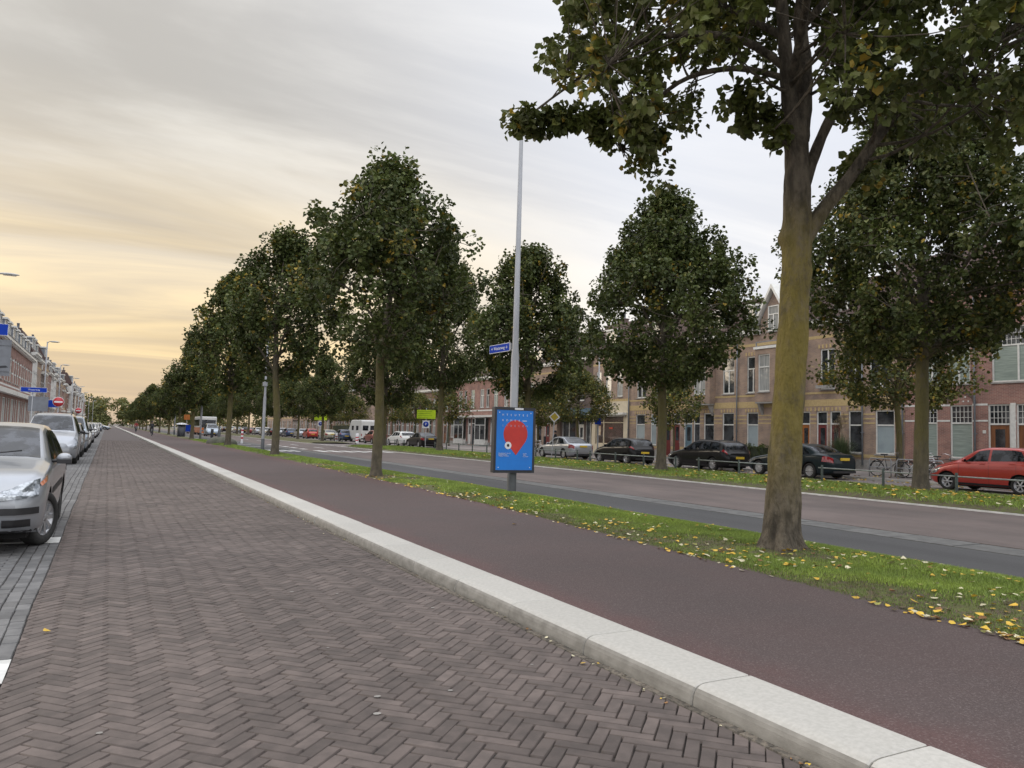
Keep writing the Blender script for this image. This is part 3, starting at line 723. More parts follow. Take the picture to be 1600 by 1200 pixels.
# ---- the near tree, its limbs laid out as they stand (local x runs to the right as seen from the road)
def near_tree():
    root = empty('lime_tree', (7.6, 7.1, .13), YAW); mb = MB(); rg = np.random.default_rng(5); random.seed(5)
    tp = [(0, 0, -.1), (.0, 0, .25), (.05, 0, 1.2), (.14, 0, 2.7), (.185, 0, 3.7), (.2, 0, 4.15), (.2, 0, 4.9), (.18, .02, 5.55)]
    tr = [.235, .215, .198, .180, .176, .185, .150, .148]
    trunk_mesh(mb, tp, tr, 84, .42, 3, knobs=((4.0, math.pi, .3, .1), (3.55, .1, .22, .13), (5.35, math.pi, .35, .08), (1.1, -1.9, .07, .18), (.8, -2.0, -.07, .2)))
    limbs = []
    def limb(pts, rads):
        # smooth through the points
        P, Q = [], []
        for i in range(len(pts) - 1):
            p0 = Vector(pts[max(i - 1, 0)]); p1 = Vector(pts[i]); p2 = Vector(pts[i + 1]); p3 = Vector(pts[min(i + 2, len(pts) - 1)])
            for j in range(5):
                t = j / 5; P.append(.5 * ((2 * p1) + (p2 - p0) * t + (2 * p0 - 5 * p1 + 4 * p2 - p3) * t * t + (3 * p1 - p0 - 3 * p2 + p3) * t ** 3)); Q.append(rads[i] * (1 - t) + rads[i + 1] * t)
        P.append(Vector(pts[-1])); Q.append(rads[-1])
        mb.tube(P, [q * (1 + .05 * math.sin(i * 1.9)) for i, q in enumerate(Q)], 12, caps=False); limbs.append(([tuple(p) for p in P], Q))
    limb([(.17, .0, 5.3), (.08, -.02, 5.85), (.0, -.1, 6.4), (-.1, -.2, 7.1), (-.25, -.3, 8.2), (-.3, -.3, 9.6)], [.12, .105, .085, .07, .05, .02])
    limb([(.22, .02, 5.3), (.28, .05, 5.85), (.31, .1, 6.4), (.28, .15, 7.1), (.45, .3, 8.3), (.3, .4, 10.2)], [.13, .12, .105, .085, .055, .02])
    limb([(.22, .02, 4.4), (.36, .05, 4.9), (.62, .12, 5.55), (1.15, .3, 6.5), (1.8, .6, 7.6), (2.3, .8, 8.8)], [.075, .075, .068, .055, .04, .02])
    limb([(.22, 0, 3.85), (.5, -.02, 4.35), (.92, -.05, 4.9), (1.3, -.1, 5.5), (1.62, -.15, 5.88), (2.4, -.3, 6.4), (3.3, -.4, 7.1)], [.11, .095, .078, .068, .06, .045, .02])
    limb([(.02, -.05, 6.25), (-.5, -.1, 6.55), (-1.2, -.1, 6.65), (-2.1, 0, 6.5), (-2.8, .1, 6.0), (-3.35, .15, 5.58)], [.055, .05, .042, .03, .018, .008])
    limb([(.05, -.05, 6.1), (-.6, .1, 6.3), (-1.3, .35, 6.2), (-1.9, .5, 5.6), (-2.0, .5, 5.2)], [.045, .04, .03, .018, .008])
    limb([(.0, .0, 6.7), (-.7, .5, 7.4), (-1.6, 1.0, 8.0), (-2.4, 1.4, 8.2)], [.05, .045, .03, .015])
    limb([(.3, .1, 6.7), (.6, 1.0, 7.3), (.8, 2.0, 7.8), (1.0, 2.9, 8.0)], [.06, .05, .03, .015])
    limb([(.1, .0, 6.0), (.0, -.8, 6.7), (-.2, -1.7, 7.3), (-.3, -2.4, 7.6)], [.06, .05, .03, .015])
    limb([(.3, .1, 6.9), (1.0, -.7, 7.6), (1.8, -1.5, 8.0), (2.3, -2.0, 8.2)], [.05, .045, .03, .015])
    limb([(-.02, -.1, 7.0), (-1.0, -.6, 7.7), (-2.0, -1.0, 8.0), (-2.7, -1.2, 7.9)], [.05, .045, .03, .015])
    limb([(.12, -.02, 5.2), (-.05, -.1, 5.26), (-.18, -.15, 5.36)], [.05, .045, .02])
    lo = np.array([(-3.75, 5.52), (-3.3, 5.5), (-2.3, 5.5), (-2.1, 5.05), (-1.75, 5.0), (-1.5, 5.3), (-1.1, 5.4), (-1.0, 5.75), (-.8, 5.45), (-.2, 5.5), (-.12, 6.6), (.35, 6.9), (.5, 5.75), (.9, 5.35), (1.6, 5.25), (2.0, 5.15), (3.2, 5.0), (4.5, 5.1)])
    C = []
    D0, U0 = 9.8, 3.44
    tries = 0
    while len(C) < 1400 and tries < 200000:
        tries += 1
        z = rg.uniform(4.7, 10.9); a = rg.uniform(0, 6.283); f = rg.uniform(0, 1) ** .5
        Rz = 3.9 * (1 - ((z - 6.9) / 4.3) ** 2) ** .5 if abs(z - 6.9) < 4.3 else 0
        u = f * Rz * math.cos(a) + .25; w = f * Rz * math.sin(a) * .85
        k = D0 / (D0 + w); zp = 1.5 + (z - 1.4) * k; up = (u + U0) * k - U0
        if up < -3.7 or zp < np.interp(up, lo[:, 0], lo[:, 1]) + .22: continue
        if up < -2.35 and (zp < 6.15 - .25 * (up + 3) or up < -3.15): continue          # gap over the lone branch
        if -1.1 < up < -.05 and zp < 6.35: continue
        if z < 7.6 and math.sin(u * 2.1 + 1) + math.sin(w * 1.7) + math.sin(z * 2.3 + u) < -.9: continue
        if zp < 7.6 and -.3 < up < .5 and w < .2: continue
        if 2.35 < up < 2.7 and 6.2 < zp < 6.6: continue
        C.append((u, w, z))
    for i in range(34): t = i / 33; C.append((-3.52 + t * 1.75 + rg.normal() * .03, .12 + rg.normal() * .12, 5.50 + .13 * t + rg.normal() * .045 * (.4 + t)))
    for i in range(14): C.append((-.42 + rg.normal() * .17, .1 + rg.normal() * .1, 5.74 + rg.normal() * .15))
    for i in range(14): C.append((-1.75 + rg.normal() * .22, .45 + rg.normal() * .15, 5.35 + rg.normal() * .18))
    for i in range(5): C.append((-2.35 + rg.normal() * .07, .1, 5.42 + rg.normal() * .05))
    for i in range(3): C.append((-.1 + rg.normal() * .05, -.1, 5.33 + rg.normal() * .03))
    for i in range(5): C.append((1.0 + rg.normal() * .12, .1, 5.0 + rg.normal() * .08))
    C = np.array(C); grow(mb, limbs, C, 150, .014, rg)
    mb.build('trunk', BARK, root)
    big = C[:1150]
    V, F, rn, mi = leaves(C[:len(C)], 40, .18, .086, 11, 1.1, (.006, .035), .28)
    np_mesh('crown', V, F, [leaf_mat('near_leaf', (.105, .125, .030), (.058, .074, .020)), LG2, LY, LO], root, rn, mi)
    return root
t = near_tree()
tag(t, 'nearest tree with thick mossy trunk, its limbs reaching over the lamp post', 'tree', 'trees on the verge beside the bike path')

A1 = make_tree('lime_tree', 9.7, 3.5, 2.75, 21, 430, 60, .33, .105, .155, peaks=[(.5, 0, 9.9, 6, .3), (-.6, .3, 9.5, 6, .3), (1.7, .2, 8.6, 6, .2), (-1.9, 0, 8.2, 5, .2)], lean=(-.05, 0), bk=BARK2, widest=.42, ymix=(.006, .02))
A1.location = (7.2, 22.4, .13); A1.rotation_euler.z = YAW
tag(A1, 'second tree of the near verge, slim straight trunk left of the panel', 'tree', 'trees on the verge beside the bike path')
A2 = make_tree('lime_tree', 11.3, 4.1, 2.8, 22, 420, 54, .38, .13, .19, widest=.42, peaks=[(.9, 0, 11.3, 8, .25), (-1.4, 0, 10.0, 7, .25)], bk=BARK2, ymix=(.008, .04))
A2.location = (7.4, 39.3, .13); A2.rotation_euler.z = YAW
tag(A2, 'third tree from the front on the near verge, beside the leaning grey lamp post', 'tree', 'trees on the verge beside the bike path')
A3 = make_tree('lime_tree', 12.3, 4.0, 3.05, 23, 400, 48, .44, .165, .2, peaks=[(0, 0, 12.3, 8, .3)], ymix=(.01, .06), widest=.4)
A3.location = (7.55, 57.3, .13); A3.rotation_euler.z = YAW
tag(A3, 'fourth tree from the front on the near verge, just before the stone mound', 'tree', 'trees on the verge beside the bike path')
protoF = [A3, A2]
desc = ['between the white lamp post and the dark bollards', 'with the litter bin at its foot', 'just beyond the litter bin', 'where the orange bus shows past its trunk']
ordn = ['fifth', 'sixth', 'seventh', 'eighth', 'ninth', 'tenth', 'eleventh', 'twelfth', 'thirteenth', 'fourteenth', 'fifteenth', 'sixteenth', 'seventeenth', 'eighteenth']
for i, y in enumerate([84, 100, 117, 139, 160, 178, 196, 215, 235, 258, 282, 308]):
    c = copy_tree(protoF[i % 2]); c.location = (7.6 - (.4 if y > 150 else 0), y, .13); c.rotation_euler.z = random.uniform(0, 6.28)
    s_ = random.uniform(.9, 1.05) * (.92 if i < 2 else .8); c.scale = (s_, s_, s_ * (.86 if i < 2 else .84) * random.uniform(.93, 1.05))
    tag(c, ('verge tree ' + desc[i] if i < 4 else ordn[i] + ' tree of the near verge row, small in the distance'), 'tree', 'trees on the verge beside the bike path')
# far verge row
G2 = 'trees in the row beyond the main road'
B1 = make_tree('lime_tree', 11.8, 3.85, 3.85, 31, 760, 60, .35, .12, .21, peaks=[(.2, 0, 11.9, 8, .25), (2.4, 0, 9.9, 9, .2), (-1.5, 0, 10.6, 8, .2), (3.4, 0, 7.6, 5, .15)], ymix=(.004, .02), widest=.27)
B1.location = (20.5, 25.6, .15); B1.rotation_euler.z = YAW
tag(B1, 'broad cone-shaped tree beyond the road, its trunk in front of the black estate car', 'tree', G2)
B0 = make_tree('lime_tree', 12.0, 4.2, 3.75, 32, 900, 60, .34, .105, .215, ymix=(.005, .04), widest=.36, peaks=[(-1.2, 0, 11.4, 8, .25), (1.5, 0, 11.2, 8, .2)], pale=.25)
B0.location = (21.35, 14.6, .15); B0.rotation_euler.z = YAW
tag(B0, 'large tree beyond the road at the right, beside the red hatchback', 'tree', G2)
B2 = make_tree('lime_tree', 12.2, 3.8, 3.6, 33, 560, 52, .40, .145, .2, peaks=[(.2, 0, 12, 8, .25)], ymix=(.006, .03))
B2.location = (21.0, 38.2, .15); B2.rotation_euler.z = YAW
tag(B2, 'dark tree beyond the road whose trunk shows right of the advertising panel', 'tree', G2)
lab2 = ['tall dark tree standing left of the advertising panel by the low rail', 'tree beyond the road just right of the white camper van']
for i, (y, p, s_) in enumerate([(51, B1, (1.02, 1.28)), (63.5, B2, (1.05, 1.0))]):
    c = copy_tree(p); c.location = (21.0, y, .15); c.rotation_euler.z = 2.2 + i; c.scale = (s_[0], s_[0], s_[1]); tag(c, lab2[i], 'tree', G2)
lab3 = ['tree in front of the yellow banner by the side street', 'tree just past the yellow banner, over the red and blue cars'] 
for i, y in enumerate([86, 98.5, 111, 124, 137, 150, 163, 176, 190, 204]):
    c = copy_tree([B2, A3, B1][i % 3]); c.location = (21.3, y, .15); c.rotation_euler.z = random.uniform(0, 6.28); s_ = random.uniform(.74, .86) if i < 2 else random.uniform(.8, .95); c.scale = (s_, s_, s_)
    tag(c, lab3[i] if i < 2 else 'distant tree of the row beyond the road, ' + ordn[i - 2] + ' past the side street', 'tree', G2)
# one more of the row, cut by the frame's right edge
c = copy_tree(B2); c.location = (22.6, 8.2, .15); c.rotation_euler.z = 1.2; tag(c, 'tree beyond the road at the far right edge, only its crown in view', 'tree', G2)
# smaller street trees on the pavement by the houses
G3 = 'small street trees on the pavement before the houses'
AM = [LO, LG, LY, LG2]
S1 = make_tree('street_tree', 7.6, 3.3, 3.8, 41, 420, 36, .36, .12, .14, ymix=(.05, .10), mats=[LO, LG, LY, LG], widest=.3, nlimb=9, pale=.3)
S1.location = (30.4, 21.8, .13); S1.rotation_euler.z = YAW
tag(S1, 'loose yellowing tree on the pavement behind the parked bicycles', 'tree', G3)
S2 = make_tree('street_tree', 5.9, 2.3, 2.0, 42, 150, 26, .32, .12, .07, ymix=(.05, .10), mats=[LO, LG, LY, LG], nlimb=8, pale=.3)
S2.location = (31.0, 37.5, .13)
tag(S2, 'young thin tree before the red and blue front doors', 'tree', G3)
for (x, y, p, s_, lb) in [(31, 48.5, S1, .82, 'dense yellow-green tree between the silver saloon and the cream shop'), (31, 54.5, S1, .7, 'small tree shading the blue shop front'),
        (31.5, 84, S1, .78, 'yellowing street tree above the long red brick terrace'), (31.5, 92, S2, 1.2, 'small street tree behind the white camper van'), (31.5, 74, S2, 1.15, 'small street tree beside the white bay windows'),
        (32, 112, S1, .85, 'bushy street tree beyond the side street'), (32, 124, S1, .9, 'street tree with orange autumn tint beyond the side street'), (32, 140, S2, 1.3, 'distant small street tree before the far terrace')]:
    c = copy_tree(p); c.location = (x, y, .13); c.rotation_euler.z = random.uniform(0, 6.28); c.scale = (s_, s_, s_); tag(c, lb, 'tree', G3)
# wood closing the end of the street
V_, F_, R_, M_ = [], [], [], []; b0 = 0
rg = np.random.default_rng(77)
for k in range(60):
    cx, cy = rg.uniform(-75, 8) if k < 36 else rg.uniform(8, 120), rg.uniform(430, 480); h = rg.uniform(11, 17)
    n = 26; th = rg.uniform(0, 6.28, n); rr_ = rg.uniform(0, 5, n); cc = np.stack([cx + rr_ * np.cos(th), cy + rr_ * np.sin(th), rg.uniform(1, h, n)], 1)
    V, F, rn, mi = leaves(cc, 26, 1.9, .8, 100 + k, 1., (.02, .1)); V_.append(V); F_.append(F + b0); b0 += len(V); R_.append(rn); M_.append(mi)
o = np_mesh('far_wood', np.concatenate(V_), np.concatenate(F_), [LG2, LG2, LY, LO], rnd=np.concatenate(R_), mi=np.concatenate(M_))  # main leaf colour swapped for the pale one: distance haze painted in
tag(o, 'haze-tinted mass of trees closing the far end of the street', 'wood', kind='stuff')
# ================================================================ CARS
M_tyre = mat('tyre_rubber', (.018, .018, .018), (.03, .03, .028), .85, 20)
M_rim = mat('alloy', (.52, .53, .55), (.42, .43, .45), .35, 8, metal=.7)
M_dark = mat('dark_trim', (.014, .014, .016), (.022, .022, .024), .5, 6)
M_arch = mat('arch_liner', (.006, .006, .006), (.01, .01, .01), .95, 6)
M_glass = mat('car_glass', (.006, .008, .010), (.05, .055, .065), .04, 3.5, spec=.45, contrast=(.45, .6))
M_lens = mat('headlamp_lens', (.42, .45, .48), (.18, .20, .22), .08, 14, coat=1., metal=.5, contrast=(.42, .58))
M_red = mat('tail_lens', (.30, .012, .014), (.2, .008, .01), .15, 12, coat=1.)
M_orange = mat('indicator_lens', (.62, .22, .12), (.5, .2, .1), .15, 12, coat=1.)
M_plate = mat('yellow_plate', (.62, .42, .03), (.55, .38, .03), .5, 10)
M_chrome = mat('chrome', (.6, .6, .6), (.5, .5, .5), .12, 4, metal=1.)
def paint(name, c, met=.35, rough=.32):
    return mat('paint_' + name, c, tuple(x * .93 for x in c), rough, .8, coat=.8 if met > 0 else .35, metal=met, spec=.5 if met > 0 else .15)
def smooth_interp(kp, xs, sg=.05):
    kx, kz = [k[0] for k in kp], [k[1] for k in kp]
    out = np.zeros(len(xs)); ws = 0
    for d in np.linspace(-2, 2, 9):
        w = math.exp(-d * d / 2); out += w * np.interp(xs + d * sg, kx, kz); ws += w
    return out / ws
CAR = {
 'sedan': dict(L=4.7, W=1.80, wb=2.80, fo=.84, r=.32, top=[(0, .64), (.12, .72), (.6, .82), (1.2, .92), (1.42, .97), (2.15, 1.38), (2.55, 1.44), (3.05, 1.43), (3.45, 1.34), (4.02, 1.07), (4.55, 1.02), (4.7, .9)],
    belt=[(0, .56), (.2, .64), (.7, .76), (1.4, .88), (3.6, .96), (4.1, .98), (4.6, .93), (4.7, .82)], ws=(1.48, 2.2), rs=(3.42, 3.98), sg=(1.66, 2.22, 3.74, 3.36), pil=2.72, boot=4.05),
 'hatch': dict(L=3.75, W=1.70, wb=2.39, fo=.76, r=.30, top=[(0, .66), (.12, .76), (.55, .90), (.98, 1.02), (1.12, 1.07), (1.72, 1.43), (2.1, 1.5), (2.9, 1.5), (3.3, 1.44), (3.5, 1.3), (3.68, 1.0), (3.75, .85)],
    belt=[(0, .58), (.2, .68), (.6, .82), (1.1, .95), (3.3, 1.04), (3.6, .98), (3.75, .8)], ws=(1.16, 1.76), rs=(3.36, 3.64), sg=(1.30, 1.80, 3.38, 3.14), pil=2.18, boot=3.6),
 'wagon': dict(L=4.5, W=1.80, wb=2.65, fo=.90, r=.32, top=[(0, .66), (.12, .75), (.6, .87), (1.15, .98), (1.35, 1.04), (2.05, 1.42), (2.45, 1.48), (3.6, 1.46), (4.05, 1.38), (4.25, 1.25), (4.44, .98), (4.5, .82)],
    belt=[(0, .58), (.2, .67), (.7, .80), (1.35, .93), (3.8, 1.02), (4.3, .98), (4.5, .78)], ws=(1.40, 2.1), rs=(4.1, 4.38), sg=(1.58, 2.12, 4.0, 3.86), pil=2.62, boot=4.3, rails=1),
 'tall': dict(L=4.4, W=1.79, wb=2.68, fo=.88, r=.31, top=[(0, .74), (.08, .86), (.5, 1.02), (.85, 1.12), (1.0, 1.17), (1.75, 1.72), (2.1, 1.81), (3.2, 1.84), (4.1, 1.81), (4.28, 1.68), (4.37, 1.1), (4.4, .9)],
    belt=[(0, .62), (.2, .74), (.6, .92), (1.0, 1.05), (4.0, 1.12), (4.3, 1.0), (4.4, .8)], ws=(1.04, 1.78), rs=(4.24, 4.36), sg=(1.28, 1.86, 4.05, 3.98), pil=2.3, boot=4.3, rails=1),
 'near': dict(L=4.62, W=1.77, wb=2.75, fo=.97, r=.325, top=[(0, .66), (.05, .76), (.18, .86), (.5, .93), (1.0, .985), (1.35, 1.04), (2.1, 1.41), (2.6, 1.48), (3.4, 1.45), (3.9, 1.34), (4.3, 1.10), (4.55, 1.0), (4.62, .85)],
    belt=[(0, .60), (.08, .70), (.28, .81), (.6, .87), (1.3, .94), (3.8, 1.0), (4.4, .95), (4.62, .78)], ws=(1.38, 2.2), rs=(3.8, 4.25), sg=(1.6, 2.22, 4.0, 3.75), pil=2.75, boot=4.35),
 'camper': dict(L=5.3, W=1.95, wb=3.0, fo=.9, r=.34, top=[(0, .85), (.06, 1.0), (.45, 1.22), (.6, 1.3), (1.25, 2.0), (1.5, 2.3), (1.8, 2.5), (2.4, 2.6), (4.9, 2.58), (5.2, 2.5), (5.27, 2.2), (5.3, 1.0)],
    belt=[(0, .7), (.3, .95), (.6, 1.15), (1.6, 1.25), (5.0, 1.25), (5.3, 1.0)], ws=(.68, 1.22), rs=(5.22, 5.26), sg=(.95, 1.35, 2.0, 2.0), pil=1.98, boot=5.2),
}
def section(S, x):
    L_, W_ = S['L'], S['W']; x = np.atleast_1d(np.asarray(x, float))
    zt = smooth_interp(S['top'], x); zb = np.minimum(smooth_interp(S['belt'], x), zt - .035)
    tf = np.clip(x / .6, 0, 1); tr = np.clip((L_ - x) / .5, 0, 1)
    w = W_ / 2 * (1 - .30 * (1 - tf) ** 3.4) * (1 - .30 * (1 - tr) ** 2.9)
    zs = .20 + .05 * (1 - np.clip(x / .5, 0, 1)) + .08 * (1 - np.clip((L_ - x) / .5, 0, 1))
    h = zb - zs; g_ = zt - zb; d = np.minimum(.075, g_ * .55)
    wr = w * .955 - .045 - .27 * np.clip(g_ - .1, 0, None)
    z0 = zb + .012; P = [(0 * w, zs), (.8 * w, zs), (.93 * w, zs + .012), (.968 * w, zs + .10), (.992 * w, zs + h * .42), (w, zs + h * .68), (.992 * w, zb - .06 * (h > .2)), (.966 * w, zb),
        (.955 * w + (wr - .955 * w) * .06, z0 + (zt - d - z0) * .06), (.955 * w + (wr - .955 * w) * .5, z0 + (zt - d - z0) * .52), (.955 * w + (wr - .955 * w) * .95, z0 + (zt - d - z0) * .95),
        (wr - .04, zt - d * .42), (wr * .72, zt - d * .12), (wr * .36, zt - d * .02), (0 * w, zt)]
    return np.array([(a, b) for a, b in P])      # 15 x 2 x n
def surf(S, x, v):
    """x, v arrays (same shape) -> points; v in 0..14 (side = +1)"""
    x = np.asarray(x, float); v = np.clip(np.asarray(v, float), 0, 14)
    P = section(S, x.ravel()); i = np.minimum(v.ravel().astype(int), 13); t = v.ravel() - i; k = np.arange(len(i))
    a = P[i, :, k] * (1 - t)[:, None] + P[i + 1, :, k] * t[:, None]
    z = a[:, 1]; xx = x.ravel().copy(); L_ = S['L']
    bf = np.clip(1 - xx / .4, 0, 1); xx = xx + bf * .16 * np.clip((z - .50) / .5, -1, 1) ** 2 + bf * .06 * (np.abs(z - .5) > .18)
    br = np.clip(1 - (L_ - x.ravel()) / .3, 0, 1); xx = xx - br * .10 * np.clip((z - .55) / .5, -1, 1) ** 2
    return np.stack([a[:, 0], xx, z], 1).reshape(x.shape + (3,))
def patch(S, mb, c, off, nx_=10, nv=6, sides=(1, -1), mi=0, thick=.0):
    """c = (xa_low, xb_low, v_low, xa_high, xb_high, v_high) a quad in (x, v) space"""
    s_, t_ = np.meshgrid(np.linspace(0, 1, nx_), np.linspace(0, 1, nv), indexing='ij')
    xl = c[0] + (c[1] - c[0]) * s_; xh = c[3] + (c[4] - c[3]) * s_; x = xl * (1 - t_) + xh * t_; v = c[2] + (c[5] - c[2]) * t_
    p = surf(S, x, v); e = 1e-3
    du = surf(S, x + e, v) - surf(S, x - e, v); dv = surf(S, x, v + .02) - surf(S, x, v - .02)
    n = np.cross(du, dv); ln = np.linalg.norm(n, axis=2, keepdims=True) + 1e-12; n = n / ln
    ctr = np.array([0, 0, .7]); q = p - ctr; q[..., 1] = 0
    n = n * np.sign((n * q).sum(2, keepdims=True) + 1e-9); p = p + n * off
    for sd in sides:
        vs = p.reshape(-1, 3) * np.array([sd, 1, 1]); fs = [(i * nv + j, (i + 1) * nv + j, (i + 1) * nv + j + 1, i * nv + j + 1) for i in range(nx_ - 1) for j in range(nv - 1)]
        mb.add(vs.tolist(), fs, mi, True)
def car_body(S, pm):
    L_ = S['L']; xs = np.concatenate([[0, .008, .02, .04, .07, .11, .16, .22, .3, .4], np.linspace(.5, L_ - .45, 46), L_ - np.array([.36, .28, .2, .14, .09, .05, .025, .01, 0])])
    vv = np.array([0, 1, 2, 3, 3.5, 4, 4.5, 5, 5.5, 6, 6.5, 7, 7.5, 8, 8.5, 9, 9.5, 10, 10.5, 11, 11.5, 12, 12.5, 13, 13.5, 14])
    X_g, V_g = np.meshgrid(xs, vv, indexing='ij'); p = surf(S, X_g, V_g); nv = len(vv); ring = 2 * nv - 2
    vs = []
    for i in range(len(xs)):
        r_ = [tuple(q) for q in p[i]]; l_ = [(-q[0], q[1], q[2]) for q in p[i][1:-1][::-1]]; vs += r_ + l_
    fs = [(i * ring + k, i * ring + (k + 1) % ring, (i + 1) * ring + (k + 1) % ring, (i + 1) * ring + k) for i in range(len(xs) - 1) for k in range(ring)]
    fs += [tuple(range(ring))[::-1], tuple(range((len(xs) - 1) * ring, len(xs) * ring))]
    mb = MB().add(vs, fs, 0, True); o = mb.build('body', [pm, M_arch])
    cut = MB()
    for yw in (S['fo'], S['fo'] + S['wb']):
        for sd in (1, -1):
            x0, x1 = (S['W'] / 2 - .30, S['W'] / 2 + .2); r = S['r'] + .055
            cut.lathe([(0, x0 * sd), (r, x0 * sd), (r, x1 * sd), (0, x1 * sd)], 28, 'x', (0, yw, S['r']), 0, False)
    cm = cut.v; co = cut.build('cutter', [M_arch])
    b = bmesh.new(); b.from_mesh(co.data); bmesh.ops.remove_doubles(b, verts=b.verts, dist=1e-5); bmesh.ops.recalc_face_normals(b, faces=b.faces); b.to_mesh(co.data); b.free()
    md = o.modifiers.new('cut', 'BOOLEAN'); md.object = co; md.operation = 'DIFFERENCE'; md.solver = 'EXACT'; md.material_mode = 'TRANSFER'
    dg = bpy.context.evaluated_depsgraph_get(); me = bpy.data.meshes.new_from_object(o.evaluated_get(dg)); me.name = 'body'
    bpy.data.objects.remove(o); bpy.data.objects.remove(co)
    o = bpy.data.objects.new('body', me); COL.objects.link(o); return o
def wheel(S, parent, x, y, spokes=10, rimm=None, name='wheel'):
    r = S['r']; sd = 1 if x > 0 else -1; w = .19
    mb = MB(); mb.lathe([(r * .66, -w / 2), (r * .9, -w / 2), (r * .97, -w * .42), (r, -w * .25), (r, w * .25), (r * .97, w * .42), (r * .9, w / 2), (r * .66, w / 2), (r * .66, -w / 2)], 32, 'x')
    o = mb.build(name, M_tyre, parent); o.location = (x, y, r)
    mb = MB(); f = sd * w * .42
    mb.lathe([(r * .67, f), (r * .70, f + sd * .006), (r * .60, f - sd * .01), (r * .58, f - sd * .05), (r * .1, f - sd * .06)], 32, 'x')
    mb.lathe([(0.001, f + sd * .008), (r * .13, f + sd * .006), (r * .16, f - sd * .03)], 16, 'x')
    for k in range(spokes):
        a = 2 * math.pi * k / spokes; c, s_ = math.cos(a), math.sin(a); hw0, hw1 = r * .05, r * .085
        pts = []
        for rr_, hw in ((r * .1, hw0), (r * .62, hw1)):
            for q in (-1, 1):
                pts.append((c * rr_ - s_ * hw * q, s_ * rr_ + c * hw * q))
        f0 = f + sd * .002; v = [(f0, *pts[0]), (f0, *pts[1]), (f0 - sd * .004, *pts[3]), (f0 - sd * .004, *pts[2])]; v += [(a_ - sd * .03, b_, c_) for a_, b_, c_ in v]
        mb.add(v, [(0, 1, 2, 3), (0, 4, 5, 1), (1, 5, 6, 2), (2, 6, 7, 3), (3, 7, 4, 0)])
    mb.build('rim', rimm or M_rim, o)
    mb = MB().lathe([(r * .57, f - sd * .052), (0.001, f - sd * .052)], 20, 'x'); mb.build('hub', M_arch, o)
def make_car(kind, pm, detail=2, spokes=10, front=True, plate='white', name='parked_car', strip=False, taxi=None):
    S = CAR[kind]; root = empty(name); L_, W_ = S['L'], S['W']
    b = car_body(S, pm); b.parent = root
    c0, c1, c2, c3 = S['sg']; p = S['pil']
    mb = MB(); patch(S, mb, (S['ws'][0], S['ws'][0], 14, S['ws'][1], S['ws'][1], 14), .004) if False else None
    # windscreen and rear window: quads in (x, v) with v across the top
    mb = MB()
    xs0, xs1 = S['ws']
    patch(S, mb, (xs0, xs1, 11.15, xs0, xs1, 14), .005, 14, 10); mb.build('windscreen', M_glass, root)
    mb = MB(); patch(S, mb, (S['rs'][0], S['rs'][1], 11.2, S['rs'][0], S['rs'][1], 14), .005, 8, 10); mb.build('rear_window', M_glass, root)
    for sd in (1, -1):
        if kind == 'camper':
            mb = MB(); patch(S, mb, (c0, c2, 7.6, c1, c3, 9.0), .005, 8, 5, (sd,)); mb.build('side_window', M_glass, root)
            for a in (3.3, 4.2):
                mb = MB(); patch(S, mb, (a, a + .7, 8.3, a, a + .7, 9.1), .005, 4, 4, (sd,)); mb.build('side_window', M_glass, root)
            continue
        f = (p - c0) / (c2 - c0); mt = c1 + (c3 - c1) * max(.1, (p - c1) / (c3 - c1))
        mb = MB(); patch(S, mb, (c0, p - .03, 7.9, c1, p - .03, 10), .004, 12, 6, (sd,)); mb.build('side_window', M_glass, root)
        if kind in ('wagon', 'tall', 'near'):
            q = p + (c2 - p) * .56
            mb = MB(); patch(S, mb, (p + .05, q - .03, 7.9, p + .05, q - .03, 10), .004, 10, 6, (sd,)); mb.build('side_window', M_glass, root)
            mb = MB(); patch(S, mb, (q + .04, c2, 7.9, q + .04, c3, 10), .004, 10, 6, (sd,)); mb.build('side_window', M_glass, root)
        else:
            mb = MB(); patch(S, mb, (p + .05, c2, 7.9, p + .05, c3, 10), .004, 12, 6, (sd,)); mb.build('side_window', M_glass, root)
    # trim: door seams, sill, window surround
    for sd in (1, -1):
        for xx in (S['fo'] + .42, p + .0, p + (c2 - p) * .72):
            if kind == 'camper': continue
            mb = MB(); patch(S, mb, (xx, xx + .008, 3.0, xx, xx + .008, 7.4), .0015, 2, 12, (sd,)); mb.build('door_seam', M_dark, root)
        mb = MB(); patch(S, mb, (S['fo'] + .38, L_ - .9, 2.1, S['fo'] + .38, L_ - .9, 2.9), .003, 12, 3, (sd,)); mb.build('sill_trim', M_dark, root)
        if strip: mb = MB(); patch(S, mb, (S['fo'] + .45, S['fo'] + S['wb'] - .4, 4.35, S['fo'] + .45, S['fo'] + S['wb'] - .4, 4.75), .006, 12, 3, (sd,)); mb.build('rub_strip', M_dark, root)
    if kind in ('near', 'tall'):
        for sd in (1, -1):
            mb = MB(); mb.tube([(sd * .08, xs0 - .05, float(smooth_interp(S['top'], np.array([xs0]))[0]) + .012), (sd * .52, xs0 + .02, float(smooth_interp(S['top'], np.array([xs0 + .08]))[0]) + .03)], .009, 5); mb.build('wiper', M_dark, root)
    # front and rear ends: grille, intakes, bumper strip, plates
    def front_pt(dx, z): 
        # nearest station whose half width reaches dx at height z
        xs = np.linspace(0, .6, 120); best = 0
        P = section(S, xs)
        for i in range(len(xs)):
            col = P[:, :, i]; zz_ = col[:9, 1]; ww = col[:9, 0]
            if zz_[0] <= z <= P[10, 1, i] + .02 and np.interp(z, zz_, ww) >= dx: best = xs[i]; break
        bf = max(0, 1 - best / .4); return best + bf * .16 * min(1, abs(z - .5) / .5) ** 2 + bf * .06 * (abs(z - .5) > .18)
